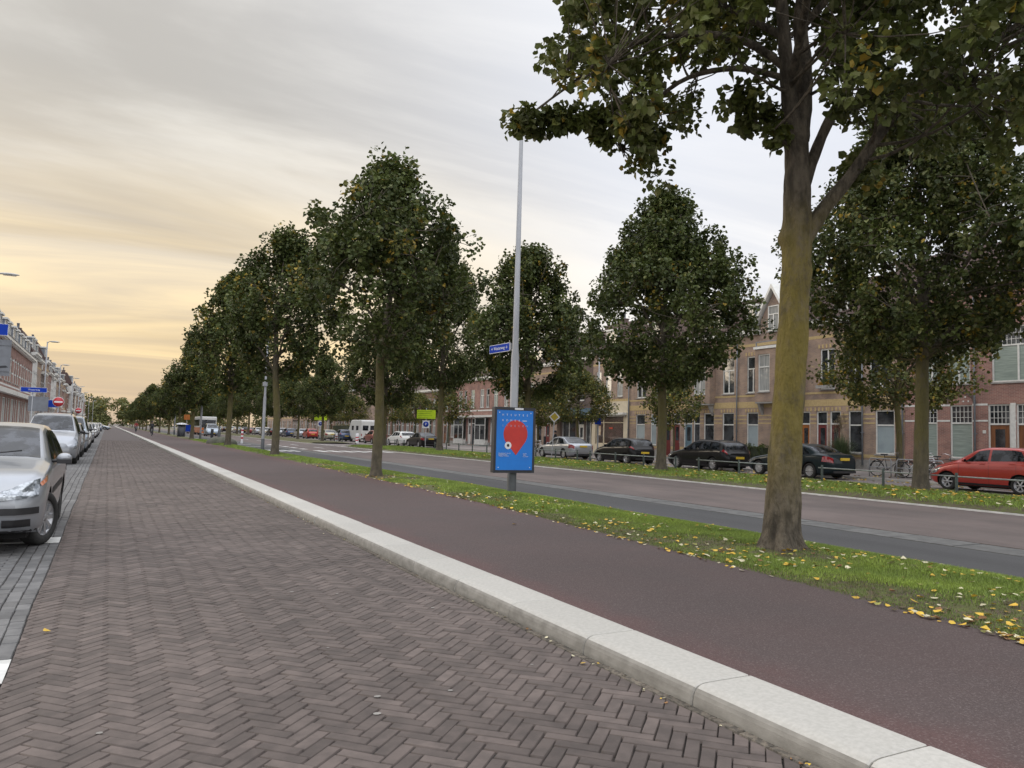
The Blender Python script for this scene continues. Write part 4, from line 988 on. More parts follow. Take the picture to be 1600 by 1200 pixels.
    def front_panel(mb, x0, x1, z0, z1, off, n=14, top_slope=0.):
        nz = 4; vs = []
        for i in range(n + 1):
            x = x0 + (x1 - x0) * i / n
            for j in range(nz + 1):
                zz_ = z0 + (z1 - z0) * j / nz + top_slope * abs(x); vs.append((x, front_pt(abs(x), zz_) - off, zz_))
        mb.add(vs, [(i * (nz + 1) + j, (i + 1) * (nz + 1) + j, (i + 1) * (nz + 1) + j + 1, i * (nz + 1) + j + 1) for i in range(n) for j in range(nz)], 0, True)
    # lamps
    for sd in (1, -1):
        mb = MB()
        if kind == 'near': patch(S, mb, (.045, .34, 5.0, .16, .80, 7.2), .005, 12, 6, (sd,))
        elif kind == 'tall': patch(S, mb, (.10, .30, 4.9, .12, .5, 6.9), .005, 10, 6, (sd,))
        else: patch(S, mb, (.10, .40, 5.0, .13, .62, 6.9), .005, 10, 6, (sd,))
        if kind == 'near':
            mb = MB(); nxx, nzz = 14, 7; vs = []
            for i in range(nxx + 1):
                u = i / nxx; x = .36 + .46 * u; za = .60 + .05 * u; zb_ = .635 + .21 * u ** .7
                for j in range(nzz + 1):
                    z = za + (zb_ - za) * j / nzz; vs.append((x * sd, front_pt(x, z) - .012, z))
            mb.add(vs, [(i * (nzz + 1) + j, (i + 1) * (nzz + 1) + j, (i + 1) * (nzz + 1) + j + 1, i * (nzz + 1) + j + 1) for i in range(nxx) for j in range(nzz)], 0, True)
        h_ = mb.build('headlight', M_lens, root)
        if kind == 'near':
            mb = MB(); patch(S, mb, (.26, .50, 6.3, .24, .60, 7.0), .012, 6, 3, (sd,)); mb.build('indicator', M_orange, h_)
        mb = MB()
        if kind in ('wagon', 'hatch', 'tall'): patch(S, mb, (L_ - .34, L_ - .06, 6.2, L_ - .26, L_ - .10, 8.6 if kind != 'hatch' else 8.1), .006, 6, 8, (sd,))
        else: patch(S, mb, (L_ - .42, L_ - .02, 5.0, L_ - .36, L_ - .02, 6.9), .006, 10, 5, (sd,))
        mb.build('tail_light', M_red, root)
    hw = W_ * .29; zc_ = .60 if kind != 'tall' else .72
    mb = MB(); front_panel(mb, -W_ * .24, W_ * .24, .28, .40, .012); mb.build('air_intake', M_dark, root)
    mb = MB(); front_panel(mb, -W_ * .21, W_ * .21, zc_ - .01, zc_ + .085, .010)
    for k in range(3): pass
    gr = mb.build('grille', M_dark, root)
    mb = MB(); front_panel(mb, -W_ * .205, W_ * .205, zc_ + .03, zc_ + .042, .018); mb.build('grille_bar', M_chrome, gr)
    if kind == 'near':
        mb = MB(); front_panel(mb, -W_ * .47, W_ * .47, .455, .53, .022, 30); mb.build('bumper_strip', M_dark, root)
        for sd in (1, -1):
            mb = MB(); front_panel(mb, sd * .50, sd * .76, .30, .40, .012, 6, 0); mb.build('fog_light', M_dark, root)
        mb = MB(); front_panel(mb, -W_ * .46, W_ * .46, .225, .275, .01, 30); mb.build('splitter', M_dark, root)
    else:
        for sd in (1, -1):
            mb = MB(); front_panel(mb, sd * W_ * .31, sd * W_ * .40, .30, .37, .012, 4); mb.build('fog_light', M_dark, root)
        if strip: mb = MB(); front_panel(mb, -W_ * .45, W_ * .45, .46, .50, .012, 26); mb.build('bumper_strip', M_dark, root)
    yf = front_pt(.2, .45) - .03
    mb = MB().box(-.26, .26, yf - .012, yf, .39, .50); mb.build('front_plate', M_plate, root)
    zr_ = {'sedan': .78, 'near': .7, 'hatch': .62, 'wagon': .60, 'tall': .66, 'camper': .6}[kind]
    mb = MB().box(-.26, .26, L_ - .03, L_ + .012, zr_, zr_ + .11); mb.build('rear_plate', M_plate, root)
    mb = MB().box(-W_ * .36, W_ * .36, L_ - .06, L_ + .004, .27, .36); mb.build('rear_bumper_insert', M_dark, root)
    # mirrors, handles, rails
    for sd in (1, -1):
        q = surf(S, np.array([c0 + .12]), np.array([7.6]))[0]; mb = MB()
        mb.lathe([(.001, -.05), (.05, -.045), (.085, -.01), (.09, .03), (.08, .05), (.001, .052)], 14, 'y', (0, 0, 0)); 
        mb.v = [(v[0] * 1.25, v[1], v[2] * .82) for v in mb.v]
        mb.v = [(v[0] * .8, v[1] * .85, v[2] * .9) for v in mb.v]; o = mb.build('mirror', pm if kind != 'tall' else M_dark, root); o.location = ((q[0] + .13) * sd, q[1] - .0, q[2] + .06)
        MB().lathe([(.001, .047), (.055, .046)], 12, 'y').build('mirror_glass', M_glass, o).scale = (1.25, 1, .82)
        if kind == 'near': MB().box(-.085, .085, -.046, .05, -.075, -.02).build('mirror_base', M_dark, o)
        m2 = MB().tube([(-.17 * sd, .0, -.05), (-.04 * sd, 0, -.03)], .022, 6); m2.build('mirror_arm', M_dark, o)
        for xx in ((p - .2), (p + (c2 - p) * .62)):
            if kind == 'camper': continue
            q = surf(S, np.array([xx]), np.array([6.0]))[0]; MB().box(q[0] * sd - .012, q[0] * sd + .016, xx - .09, xx + .09, q[2] - .012, q[2] + .016).build('door_handle', pm, root)
        if S.get('rails') and detail > 1:
            pts = []
            for xx in np.linspace(c1 + .1, c3 + (.0), 9): q = surf(S, np.array([xx]), np.array([11.3]))[0]; pts.append((q[0] * sd, xx, q[2] + (.03 if .01 < (xx - c1 - .1) / (c3 - c1 - .1) < .99 else 0)))
            MB().tube(pts, .014, 6).build('roof_rail', M_dark, root)
    MB().box(-W_ * .40, W_ * .40, .35, L_ - .35, .16, .24).build('underbody', M_arch, root)
    for y in (S['fo'], S['fo'] + S['wb']):
        for sd in (1, -1): wheel(S, root, sd * (W_ / 2 - .115), y, spokes)
    return root
# local +y runs from nose to tail. Cars whose nose points at the camera need no turn; the others turn 180 degrees.
G_L = 'cars parked in the bays on the left'; G_R = 'cars parked along the far side road'
silver = paint('silver', (.34, .36, .39), .5); grey = paint('grey', (.16, .165, .175), .5)
P = dict(black=paint('black', (.008, .008, .009), 0., .4), green=paint('deep_green', (.007, .016, .020), 0., .4), red=paint('red', (.42, .035, .022), .25), white=paint('white', (.68, .68, .66), 0.), blue=paint('blue', (.03, .055, .13), .3), dgrey=grey, silver=silver, sand=paint('sand', (.40, .37, .28), .4), dred=paint('dark_red', (.22, .02, .02), .2), lblue=paint('pale_blue', (.32, .38, .45), .4))
def place(c, x, ynose, toward_camera, label, cat='car', group=None, rz=0):
    """x = centre line, ynose = world y of the nose"""
    c.location = (x, ynose, .0); c.rotation_euler.z = (0 if toward_camera else math.pi) + rz; tag(c, label, cat, group)
c = make_car('near', silver, spokes=9, strip=True); place(c, -1.47, 10.12, True, 'silver saloon at the left edge, dark bumper strip, nose toward the camera', 'car', G_L, rz=R(-.5))
NEAR = c
for ch in list(c.children):
    if ch.name.startswith('wheel') and ch.location.y < 2: ch.rotation_euler.z = R(-24)
c = make_car('tall', P['silver']); place(c, -1.78, 31.3, True, 'silver high-roofed van parked behind the nearest saloon', 'van', G_L); TALL = c
hat = make_car('hatch', P['red'], spokes=6); place(hat, 26.45, 17.33, False, 'small red hatchback beyond the low rail at the right', 'car', G_R)
sed = make_car('sedan', P['green'], spokes=12); place(sed, 26.75, 26.3, False, 'dark green saloon with many-spoked wheels, behind the nearest tree trunk', 'car', G_R)
wag = make_car('wagon', P['black']); place(wag, 26.75, 32.0, False, 'black estate car parked outside the doors behind the cone-shaped tree', 'car', G_R)
SW = lambda frm, to: {P[frm].name: P[to]}
def cp(src, frm, to, x, yn, tw, label, group, cat='car', z=.02, sc_=(1, 1, 1)):
    c = copy_tree(src, None, SW(frm, to)); place(c, x, yn, tw, label, cat, group); c.location.z = z; c.scale = sc_; return c
for c in (hat, sed, wag): c.location.z = .02
cp(hat, 'red', 'black', 26.6, 38.7, False, 'black hatchback parked in front of the cream shop', G_R, sc_=(1.03, 1.09, .97))
cp(sed, 'green', 'silver', 26.7, 45.6, False, 'silver saloon parked left of the black hatchback, seen from behind', G_R, sc_=(1, .97, 1))
cp(sed, 'green', 'black', 26.7, 71.6, False, 'dark car with a glinting roof just left of the tree by the white bay windows', G_R)
cp(wag, 'black', 'white', 26.7, 77.4, False, 'white estate car right of the white camper van', G_R)
cp(hat, 'red', 'dred', 26.8, 86.3, False, 'dark red car half hidden behind the second verge tree', G_R, sc_=(1, 1.1, 1))
def camper_van():
    root = empty('camper_van', (28.2, 91.0, .02)); wh = P['white']
    mb = MB().add([(x, y, z) for x in (-1., 1.) for y, z in ((0, .35), (5.3, .35), (5.9, .95), (5.75, 1.35), (5.15, 2.0), (4.6, 2.62), (4.2, 2.72), (.1, 2.72), (0, 2.55))], [tuple(range(9))[::-1], tuple(range(9, 18))] + [(i, (i + 1) % 9, 9 + (i + 1) % 9, 9 + i) for i in range(9)])
    b = mb.build('body', wh, root); bv = b.modifiers.new('b', 'BEVEL'); bv.width = .1; bv.segments = 3
    for s_ in (-1, 1): MB().box(min(s_ * .12, s_ * .82), max(s_ * .12, s_ * .82), -.012, .01, 1.45, 2.05).build('rear_window', M_glass, root); MB().box(s_ * .95 - .05, s_ * .95 + .05, -.015, .01, .75, 1.05).build('tail_light', M_red, root)
    for s_ in (-1, 1):
        for y0, y1 in ((1.2, 2.2), (3.2, 4.1)): MB().box(s_ * 1.0 - .012, s_ * 1.0 + .012, y0, y1, 1.45, 2.0).build('side_window', M_glass, root)
        for y in (1.1, 4.5): MB().lathe([(.001, -.1), (.2, -.1), (.34, -.1), (.35, 0), (.34, .1), (.001, .1)], 20, 'x', (s_ * .9, y, .34)).build('wheel', M_tyre, root)
    MB().box(-.85, .85, 5.3, 5.62, 1.42, 1.9).build('windscreen', M_glass, root); MB().box(-.26, .26, -.02, -.0, .62, .73).build('rear_plate', M_plate, root); MB().box(-.98, .98, -.06, .02, .36, .52).build('bumper', M_dark, root)
    return tag(root, 'white high-roofed camper van on the far side of the junction', 'van', G_R)
camper_van()
for i, (col, y, k) in enumerate([('blue', 99.5, 'h'), ('sand', 107.5, 's'), ('red', 117.5, 'h'), ('silver', 124, 'w'), ('blue', 133, 'w'), ('silver', 139, 'h'), ('black', 147, 's'), ('white', 155, 'h'), ('silver', 163, 'w'), ('dred', 171, 's'), ('black', 180, 'h'), ('silver', 190, 's'), ('white', 200, 'w'), ('black', 212, 's'), ('silver', 225, 'h'), ('silver', 240, 'w'), ('dred', 256, 's')]):
    src, frm = {'h': (hat, 'red'), 's': (sed, 'green'), 'w': (wag, 'black')}[k]
    cname = {'dred': 'dark red', 'sand': 'pale sand-coloured'}.get(col, col); kn = {'h': 'hatchback', 's': 'saloon', 'w': 'estate car'}[k]
    place_ = ['just left of the white camper van', 'behind the striped bollards of the junction', 'under the yellow banner', 'beside the red hatchback at the yellow banner', 'parked left of the banner, second beyond the junction'][i] if i < 5 else 'in the far parked row, ' + ordn[i - 5] + ' before the street end'
    cp(src, frm, col, 26.8, y, False, cname + ' ' + kn + ' ' + place_, G_R)
for i, (k, col, y, lb) in enumerate([('n', 'dgrey', 37.6, 'low car with black wheels tucked behind the high-roofed van'), ('t', 'lblue', 43.6, 'pale blue people carrier with a dark roof load, third behind the nearest saloon'), ('s', 'white', 50.5, 'white saloon parked beside the first no-entry sign'), ('h', 'dgrey', 57, 'grey hatchback beyond the first no-entry sign'),
        ('w', 'silver', 64, 'silver estate car far down the left bays'), ('h', 'white', 84, 'white hatchback near the second no-entry sign'), ('s', 'silver', 92, 'silver saloon just before the road end on the left'), ('w', 'white', 104, 'white estate car far down the left bays'), ('h', 'silver', 118, 'tiny silver hatchback at the far left kerb'), ('s', 'blue', 150, 'blue saloon at the far end of the left bays'), ('h', 'white', 170, 'white hatchback last in the left bays')]):
    src, frm = {'h': (hat, 'red'), 's': (sed, 'green'), 'w': (wag, 'black'), 't': (TALL, 'silver'), 'n': (hat, 'red')}[k]
    cp(src, frm, col, -1.72, y, True, lb, G_L, z=0)
c = cp(sed, 'green', 'lblue', .6, 190, True, 'pale blue car crossing at the far end of the brick road', None, z=0); c.rotation_euler.z = R(70)
for i, (k, col, x, y, tw, lb) in enumerate([('t', 'lblue', 13.5, 118, True, 'pale people carrier driving on the main road toward the camera'), ('s', 'white', 13.8, 150, True, 'white saloon driving on the main road far away'), ('w', 'blue', 15.5, 185, False, 'dark car driving away far down the main road')]):
    src, frm = {'s': (sed, 'green'), 'w': (wag, 'black'), 't': (TALL, 'silver')}[k]
    cp(src, frm, col, x, y, tw, lb, 'traffic on the main road', z=.01)
# orange and white bus
def bus():
    root = empty('bus', (14.2, 131, .01)); wh = P['white']; org = paint('orange', (.6, .16, .03), 0)
    mb = MB(); mb.box(-1.25, 1.25, 0, 10.5, 1.15, 2.95); b = mb.build('body', wh, root); bv = b.modifiers.new('b', 'BEVEL'); bv.width = .12; bv.segments = 3
    mb = MB(); mb.box(-1.255, 1.255, -.01, 10.51, .35, 1.149); mb.build('skirt', org, root)
    mb = MB(); mb.box(-1.1, 1.1, -.03, .0, 1.25, 2.45); mb.build('windscreen', M_glass, root)
    for sd in (1, -1):
        mb = MB()
        for k in range(6): mb.box(sd * 1.25 - .02, sd * 1.25 + .02, .5 + k * 1.62, 1.95 + k * 1.62, 1.45, 2.45)
        mb.build('side_window', M_glass, root)
        mb = MB().box(sd * .7, sd * 1.1, -.04, -.0, .6, .8); mb.build('headlight', M_lens, root)
    for y in (2.2, 8):
        for sd in (1, -1): MB().lathe([(.001, -.15), (.45, -.15), (.45, .15), (.001, .15)], 20, 'x', (sd * 1.11, y, .45)).build('wheel', M_tyre, root)
    tag(root, 'orange and white bus coming along the main road between the verge trees', 'bus')
bus()
# ================================================================ BUILDINGS
BR_BROWN = brick_mat('brown_brick', (.35, .245, .18), (.265, .19, .155), (.36, .31, .25))
BR_RED = brick_mat('red_brick', (.33, .17, .135), (.245, .125, .105), (.38, .32, .28))
BR_OR = brick_mat('orange_brick', (.235, .135, .10), (.19, .105, .08), (.24, .2, .17))
BR_DK = brick_mat('dark_brick', (.13, .09, .08), (.10, .07, .065), (.16, .14, .12))
M_wood = mat('white_joinery', (.70, .70, .67), (.60, .60, .57), .45, 6)
M_cream = mat('cream_render', (.62, .54, .40), (.55, .48, .36), .8, 2)
M_wrend = mat('white_render', (.62, .61, .58), (.52, .51, .49), .8, 2)
M_yel = mat('yellow_brick_band', (.50, .38, .19), (.42, .31, .15), .8, 9)
M_stone = mat('grey_stone', (.34, .33, .31), (.26, .25, .24), .85, 6)
M_tile = mat('roof_tile', (.085, .045, .04), (.05, .032, .03), .6, 30, bump=.6, bscale=30, stretch=(1, 1, .4))
M_zinc = mat('zinc', (.20, .22, .25), (.16, .18, .2), .5, 4)
M_pane = mat('window_pane', (.016, .019, .022), (.05, .055, .06), .06, 1.1, spec=.6, coat=.3, contrast=(.4, .6))
M_curt = mat('curtained_pane', (.33, .34, .33), (.17, .18, .18), .5, 2.5, coat=1., stretch=(6, 6, .3), contrast=(.35, .65))
M_blind = mat('blind_pane', (.30, .36, .32), (.20, .25, .225), .5, 3., coat=1., stretch=(.4, .4, 14), contrast=(.42, .58))
M_frost = mat('frosted_pane', (.30, .36, .38), (.24, .29, .31), .4, 1., coat=1.)
DOORC = dict(red=mat('red_door', (.15, .022, .02)), dkred=mat('dark_red_door', (.12, .02, .02)), blue=mat('blue_door', (.11, .18, .22)), brown=mat('brown_door', (.22, .085, .03), (.15, .055, .02), .5, 9, stretch=(1, 1, .1)), orange=mat('orange_wood_door', (.33, .11, .02), (.24, .08, .015), .5, 9, stretch=(1, 1, .1)), dark=mat('dark_door', (.03, .035, .045)), white=M_wood, green=mat('green_door', (.03, .07, .05)))

def wall_mesh(w, h, openings, D=9., depth=.14, z0=0.):
    mb = MB(); xs = sorted({0., w, *[round(o[0], 4) for o in openings], *[round(o[1], 4) for o in openings]}); zs = sorted({z0, h, *[round(o[2], 4) for o in openings], *[round(o[3], 4) for o in openings]})
    for i in range(len(xs) - 1):
        for j in range(len(zs) - 1):
            cx, cz = (xs[i] + xs[i + 1]) / 2, (zs[j] + zs[j + 1]) / 2
            if any(o[0] < cx < o[1] and o[2] < cz < o[3] for o in openings): continue
            mb.quad((xs[i], 0, zs[j]), (xs[i + 1], 0, zs[j]), (xs[i + 1], 0, zs[j + 1]), (xs[i], 0, zs[j + 1]))
    for a, b, c, d in openings:
        mb.quad((a, 0, c), (a, depth, c), (a, depth, d), (a, 0, d)); mb.quad((b, 0, c), (b, 0, d), (b, depth, d), (b, depth, c))
        mb.quad((a, 0, d), (a, depth, d), (b, depth, d), (b, 0, d)); mb.quad((a, 0, c), (b, 0, c), (b, depth, c), (a, depth, c))
    mb.quad((0, 0, z0), (0, 0, h), (0, D, h), (0, D, z0)); mb.quad((w, 0, z0), (w, D, z0), (w, D, h), (w, 0, h)); mb.quad((0, D, z0), (0, D, h), (w, D, h), (w, D, z0))
    mb.quad((0, .3, h - .02), (w, .3, h - .02), (w, D, h - .02), (0, D, h - .02))
    return mb
def window(par, a, b, c, d, style='S', glass=None, low=None, y=0., sill=True, fm=None, fine=True):
    t = .065; fm = fm or M_wood; mb = MB(); yo, yi = y + .045, y + .12
    A = lambda x0, x1, z0, z1, dy=0: mb.box(x0, x1, yo + dy, yi, z0, z1)
    A(a, a + t, c, d); A(b - t, b, c, d); A(a + t, b - t, d - t, d); A(a + t, b - t, c, c + t * 1.1)
    zt = c + (d - c) * .66; mx = (a + b) / 2
    if style in 'STGQ': A(a + t, b - t, zt - .035, zt + .035, .003)
    if style == 'T' or style == 'Q': A(mx - .04, mx + .04, c + t, zt - .035, .006)
    if style == 'D': A(mx - .04, mx + .04, c + t, d - t, .006)
    if style in 'GQ' and fine:
        n = max(3, int(round((b - a) / .22)))
        for k in range(1, n): x = a + t + (b - a - 2 * t) * k / n; A(x - .010, x + .010, zt + .035, d - t, .02)
        for k in (1, 2): z = zt + (d - t - zt) * k / 3; A(a + t, b - t, z - .010, z + .010, .024)
    o = mb.build('window', fm, par)
    p = MB().box(a + t * .5, b - t * .5, y + .09, y + .115, c + t * .5, zt if low else d - t * .5).build('pane', low or glass or M_pane, o)
    if low: MB().box(a + t * .5, b - t * .5, y + .092, y + .117, zt, d - t * .5).build('pane', glass or M_pane, o)
    if sill: MB().box(a - .05, b + .05, y - .06, y + .05, c - .075, c - .002).build('sill', M_stone, o)
    return o
def door(par, a, b, c, d, col, top=.0, lab=None, glassy=False, fanlight='S'):
    t = .07; mb = MB(); yo, yi = .045, .12
    mb.box(a, a + t, yo, yi, c, d); mb.box(b - t, b, yo, yi, c, d); mb.box(a + t, b - t, yo, yi, d - t, d)
    if top: mb.box(a + t, b - t, yo + .003, yi, d - top - .04, d - top + .04)
    o = mb.build('door', M_wood, par)
    if lab: o['label'] = lab
    zt = d - top - (.04 if top else t)
    lf = MB().box(a + t, b - t, .085, .13, c, zt); w_ = b - a - 2 * t
    for k in (0, 1):
        x0 = a + t + w_ * (.12 + .45 * k); x1 = x0 + w_ * .31; lf.box(x0, x1, .072, .085, c + .2, c + .9)
    lf.build('door_leaf', DOORC[col], o)
    MB().box(a + t + w_ * .25, b - t - w_ * .25, .078, .084, c + 1.15, zt - .2).build('door_pane', M_pane, o)
    if top:
        MB().box(a + t, b - t, .095, .115, d - top + .04, d - t).build('pane', M_pane, o)
        if fanlight == 'G':
            m2 = MB(); n = 5
            for k in range(1, n): x = a + t + w_ * k / n; m2.box(x - .011, x + .011, .07, .094, d - top + .04, d - t)
            for k in (1, 2): z = d - top + (top - t) * k / 3; m2.box(a + t, b - t, .066, .09, z - .011, z + .011)
            m2.build('glazing_bars', M_wood, o)
    MB().tube([(b - t - .09, .05, c + 1.0), (b - t - .09, .085, c + 1.0)], .022, 8).build('handle', M_chrome, o)
    MB().box(a + t, b - t, .02, .13, c - .1, c - .001).build('step', M_stone, o)
    return o
def shade(hx): return hx
def band(par, segs, m, name='band', proud=.012):
    mb = MB()
    for a, b, c, d in segs: mb.box(a, b, -proud, .05, c, d)
    return mb.build(name, m, par)
def split_band(w, z0, z1, ops):
    """pieces of a horizontal band interrupted by openings"""
    cuts = sorted([(o[0], o[1]) for o in ops if o[2] < z1 and o[3] > z0]); x = 0.; out = []
    for a, b in cuts:
        if a > x: out.append((x, a, z0, z1))
        x = max(x, b)
    if x < w: out.append((x, w, z0, z1))
    return out
def cornice(par, w, z, m=None, dep=.38, hgt=.34, x0=0.):
    mb = MB(); mb.box(x0 + .002, w - .002, -dep, .2, z + .12, z + hgt); mb.box(x0 + .002, w - .002, -dep * .6, .2, z, z + .118)
    for k in range(int((w - x0) / .6)): mb.box(x0 + .25 + k * .6, x0 + .35 + k * .6, -dep * .82, -dep * .6, z + .0, z + .117)
    o = mb.build('cornice', m or M_wood, par)
    g_ = MB().box(x0 + .002, w - .002, -dep - .05, -dep + .1, z + hgt + .002, z + hgt + .05).build('gutter', M_zinc, o); return o
def mansard(par, w, z, rise=2.4, run=1.3, D=9., m=None):
    mb = MB(); n = max(2, int(w / .28))
    # tiles as shallow rolls
    vs, fs = [], []
    rows = 14
    for j in range(rows + 1):
        for s_ in (0, 1):
            t = min(1, (j + s_) / rows) if s_ == 0 else j / rows
            yy = run * t; zz = z + rise * t; lift = .035 if s_ == 0 else 0.
            for i in range(2 * n + 1):
                vs.append((w * i / (2 * n), yy - lift - (.025 if i % 2 else 0), zz + (.02 if s_ == 0 else 0)))
    W_ = 2 * n + 1
    for r in range(2 * (rows + 1) - 1):
        for i in range(2 * n): fs.append((r * W_ + i, r * W_ + i + 1, (r + 1) * W_ + i + 1, (r + 1) * W_ + i))
    mb.add(vs, fs); mb.quad((0, run, z + rise), (w, run, z + rise), (w, D, z + rise + .2), (0, D, z + rise + .2))
    mb.quad((0, 0, z), (0, run, z + rise), (0, D, z + rise), (0, D, z)); mb.quad((w, 0, z), (w, D, z), (w, D, z + rise), (w, run, z + rise))
    return mb.build('roof', m or M_tile, par)
def dormer(par, a, b, z, h, y0=.25, roof=None, flat=True, cheek=None):
    mb = MB().box(a, b, y0, y0 + 1.6, z, z + h); o = mb.build('dormer', cheek or M_zinc, par)
    MB().box(a - .12, b + .12, y0 - .18, y0 + 1.7, z + h, z + h + .14).build('dormer_roof', M_wood, o)
    mb = MB(); t = .09; yo = y0 - .04
    mb.box(a, a + t, yo, y0 - .002, z, z + h - .002); mb.box(b - t, b, yo, y0 - .002, z, z + h - .002); mb.box(a + t, b - t, yo, y0 - .002, z + h - t, z + h - .002); mb.box(a + t, b - t, yo, y0 - .002, z, z + t); mb.box((a + b) / 2 - .03, (a + b) / 2 + .03, yo + .004, y0 - .002, z + t, z + h - t)
    mb.build('dormer_window', M_wood, o); MB().box(a + t, b - t, y0 - .012, y0 - .003, z + t, z + h - t).build('dormer_pane', M_pane, o)
    return o
def chimney(par, x, y, z, h, m=None):
    o = MB().box(x - .45, x + .45, y - .3, y + .3, z, z + h).box(x - .5, x + .5, y - .35, y + .35, z + h, z + h + .08).build('chimney', m or BR_DK, par)
    mb = MB()
    for k in (-.22, .22): mb.lathe([(.12, 0), (.11, .45), (.15, .46), (.15, .5), (.001, .5)], 10, 'z', (x + k, y, z + h + .08))
    mb.build('chimney_pot', M_zinc, o); return o
def pipe(par, x, z0, z1): return MB().tube([(x, -.09, z0), (x, -.09, z1)], .045, 8).box(x - .07, x + .07, -.13, .0, z0 + 1.8, z0 + 1.84).build('drainpipe', M_zinc, par)
def lintel(par, a, b, z, m=None):
    mb = MB(); n = max(3, int((b - a + .3) / .13))
    for k in range(n): x = a - .15 + (b - a + .3) * k / n; (mb.box(x + .01, x + (b - a + .3) / n - .01, -.02, .03, z + .04, z + .26) if k % 2 == 0 else None)
    return mb.build('lintel', m or M_yel, par)
def plinth(par, w, h, ops, m=None): return band(par, split_band(w, 0, h, ops), m or M_stone, 'plinth', .03)
def Yp(px):
    lat = (px - 800) / 1202; fw = 37.5 / (.4635 + .8861 * lat); return .8861 * fw - .4635 * lat * fw
ROT = -math.pi / 2

# ---- brown house with the gable (between the two drainpipes)
def brown_house(px0, px1, wins, ups, doors_, oriels, label, gable=None, dorm=(), eave=8.35, right_pipe=True):
    y0 = Yp(px0); w = y0 - Yp(px1); root = empty('terraced_house', (37.5, y0, .13), ROT); X = lambda p: y0 - Yp(p)
    ops = []
    W1 = [(X(a), X(b), .85, 3.25, s, g_, l_) for a, b, s, g_, l_ in wins]; W2 = [(X(a), X(b), 4.55, 6.95, s, g_) for a, b, s, g_ in ups]
    Dd = [(X(a), X(b), .12, 3.25, c) for a, b, c in doors_]
    for q in W1 + W2 + Dd: ops.append(q[:4])
    wall_mesh(w, eave, ops).build('wall', BR_BROWN, root)
    for q in W1: window(root, *q[:4], q[4], q[5], q[6])
    orr = [(X(a), X(b)) for a, b in oriels]
    for q in W2:
        yy = -.45 if any(a - .1 < q[0] and q[1] < b + .1 for a, b in orr) else 0.
        if yy == 0: window(root, *q[:4], q[4], q[5])
    for q in Dd: door(root, *q[:4], q[4], .75, 'front door painted ' + q[4] if q[4] != 'brown' else None)
    for (z0, z1) in ((3.55, 3.95), (4.28, 4.4), (7.6, 7.78), (.62, .8), (2.5, 2.58), (2.75, 2.83), (3.0, 3.08)):
        sg = [s for s in split_band(w, z0, z1, [(a, b, z0, z1) for a, b, c, d in ops if c < z1 and d > z0])]
        if z0 in (2.5, 2.75, 3.0): sg = [s for s in sg]
        band(root, [(a + .001, b - .001, c, d) for a, b, c, d in sg], M_yel)
    for q in W1 + Dd: lintel(root, q[0], q[1], 3.22)
    for q in W2: lintel(root, q[0], q[1], 6.97)
    plinth(root, w, .5, ops)
    for (a, b) in orr:          # projecting brick oriel
        oo = MB(); c, d = 3.9, 7.3; dp = .5; q = [u for u in W2 if a - .1 < u[0] and u[1] < b + .1]
        h = wall_mesh(b - a, d, [(u[0] - a, u[1] - a, u[2], u[3]) for u in q], D=dp - .002, z0=c); o = h.build('oriel', BR_BROWN, root); o.location = (a, -dp, 0)
        for u in q: window(o, u[0] - a, u[1] - a, u[2], u[3], u[4], u[5])
        MB().box(-.08, b - a + .08, -.08, dp - .003, d, d + .16).build('oriel_roof', M_wood, o)
        MB().box(.02, b - a - .02, .02, dp - .003, c - .1, c - .001).build('oriel_floor', M_stone, o)
        MB().box(.0, b - a, .05, .1, d + .45, d + .5).box(.0, b - a, .05, .1, d + .161, d + .2).box(0, .06, .05, .1, d + .2, d + .45).box(b - a - .06, b - a, .05, .1, d + .2, d + .45).build('balcony_rail', M_zinc, o)
        mb = MB()
        for x in (.12, b - a - .3):
            mb.add([(x + s_ * .18, yy, zz) for s_ in (0, 1) for yy, zz in ((dp - .004, c - .1), (.08, c - .1), (.2, c - .35), (dp - .004, c - .85))], [(0, 1, 2, 3), (7, 6, 5, 4), (0, 4, 5, 1), (1, 5, 6, 2), (2, 6, 7, 3)])
        mb.build('bracket', M_stone, o)
    xx = 0.
    if gable:
        ga, gb, gz_ = X(gable[0]), X(gable[1]), gable[2]
        cornice(root, ga, eave); cornice(root, w, eave, x0=gb)
        mid = (ga + gb) / 2; e1 = eave + .9
        mb = MB().add([(ga, 0, eave), (gb, 0, eave), (gb, 0, e1), (mid, 0, gz_), (ga, 0, e1)] + [(x, 1.8, z) for x, z in ((ga, eave), (gb, eave), (gb, e1), (mid, gz_), (ga, e1))], [(0, 1, 2, 3, 4), (0, 4, 9, 5), (1, 6, 7, 2)])
        gg = mb.build('gable', BR_BROWN, root)
        mb = MB(); s_ = .28
        for (p_, q_) in (((ga - .3, e1 - .3), (mid, gz_ + .12)), ((gb + .3, e1 - .3), (mid, gz_ + .12))):
            mb.add([(p_[0], -.32, p_[1]), (q_[0], -.32, q_[1]), (q_[0], -.32, q_[1] + s_), (p_[0], -.32, p_[1] + s_), (p_[0], 2.2, p_[1]), (q_[0], 2.2, q_[1]), (q_[0], 2.2, q_[1] + s_), (p_[0], 2.2, p_[1] + s_)], [(0, 1, 2, 3), (3, 2, 6, 7), (0, 4, 5, 1), (0, 3, 7, 4)])
        mb.build('gable_trim', M_wood, gg)
        window(gg, mid - .45, mid + .45, eave + .1, eave + 1.75, 'T', M_curt, y=-.13)
    else: cornice(root, w, eave)
    mansard(root, w, eave + .3)
    for (a, b) in dorm: dormer(root, X(a), X(b), eave + .5, 1.5)
    chimney(root, w * .42, 2.2, eave + 2.3, 1.0); pipe(root, w - .08, .2, eave)
    tag(root, label, 'house', 'row of brown brick terraced houses with yellow bands'); return root
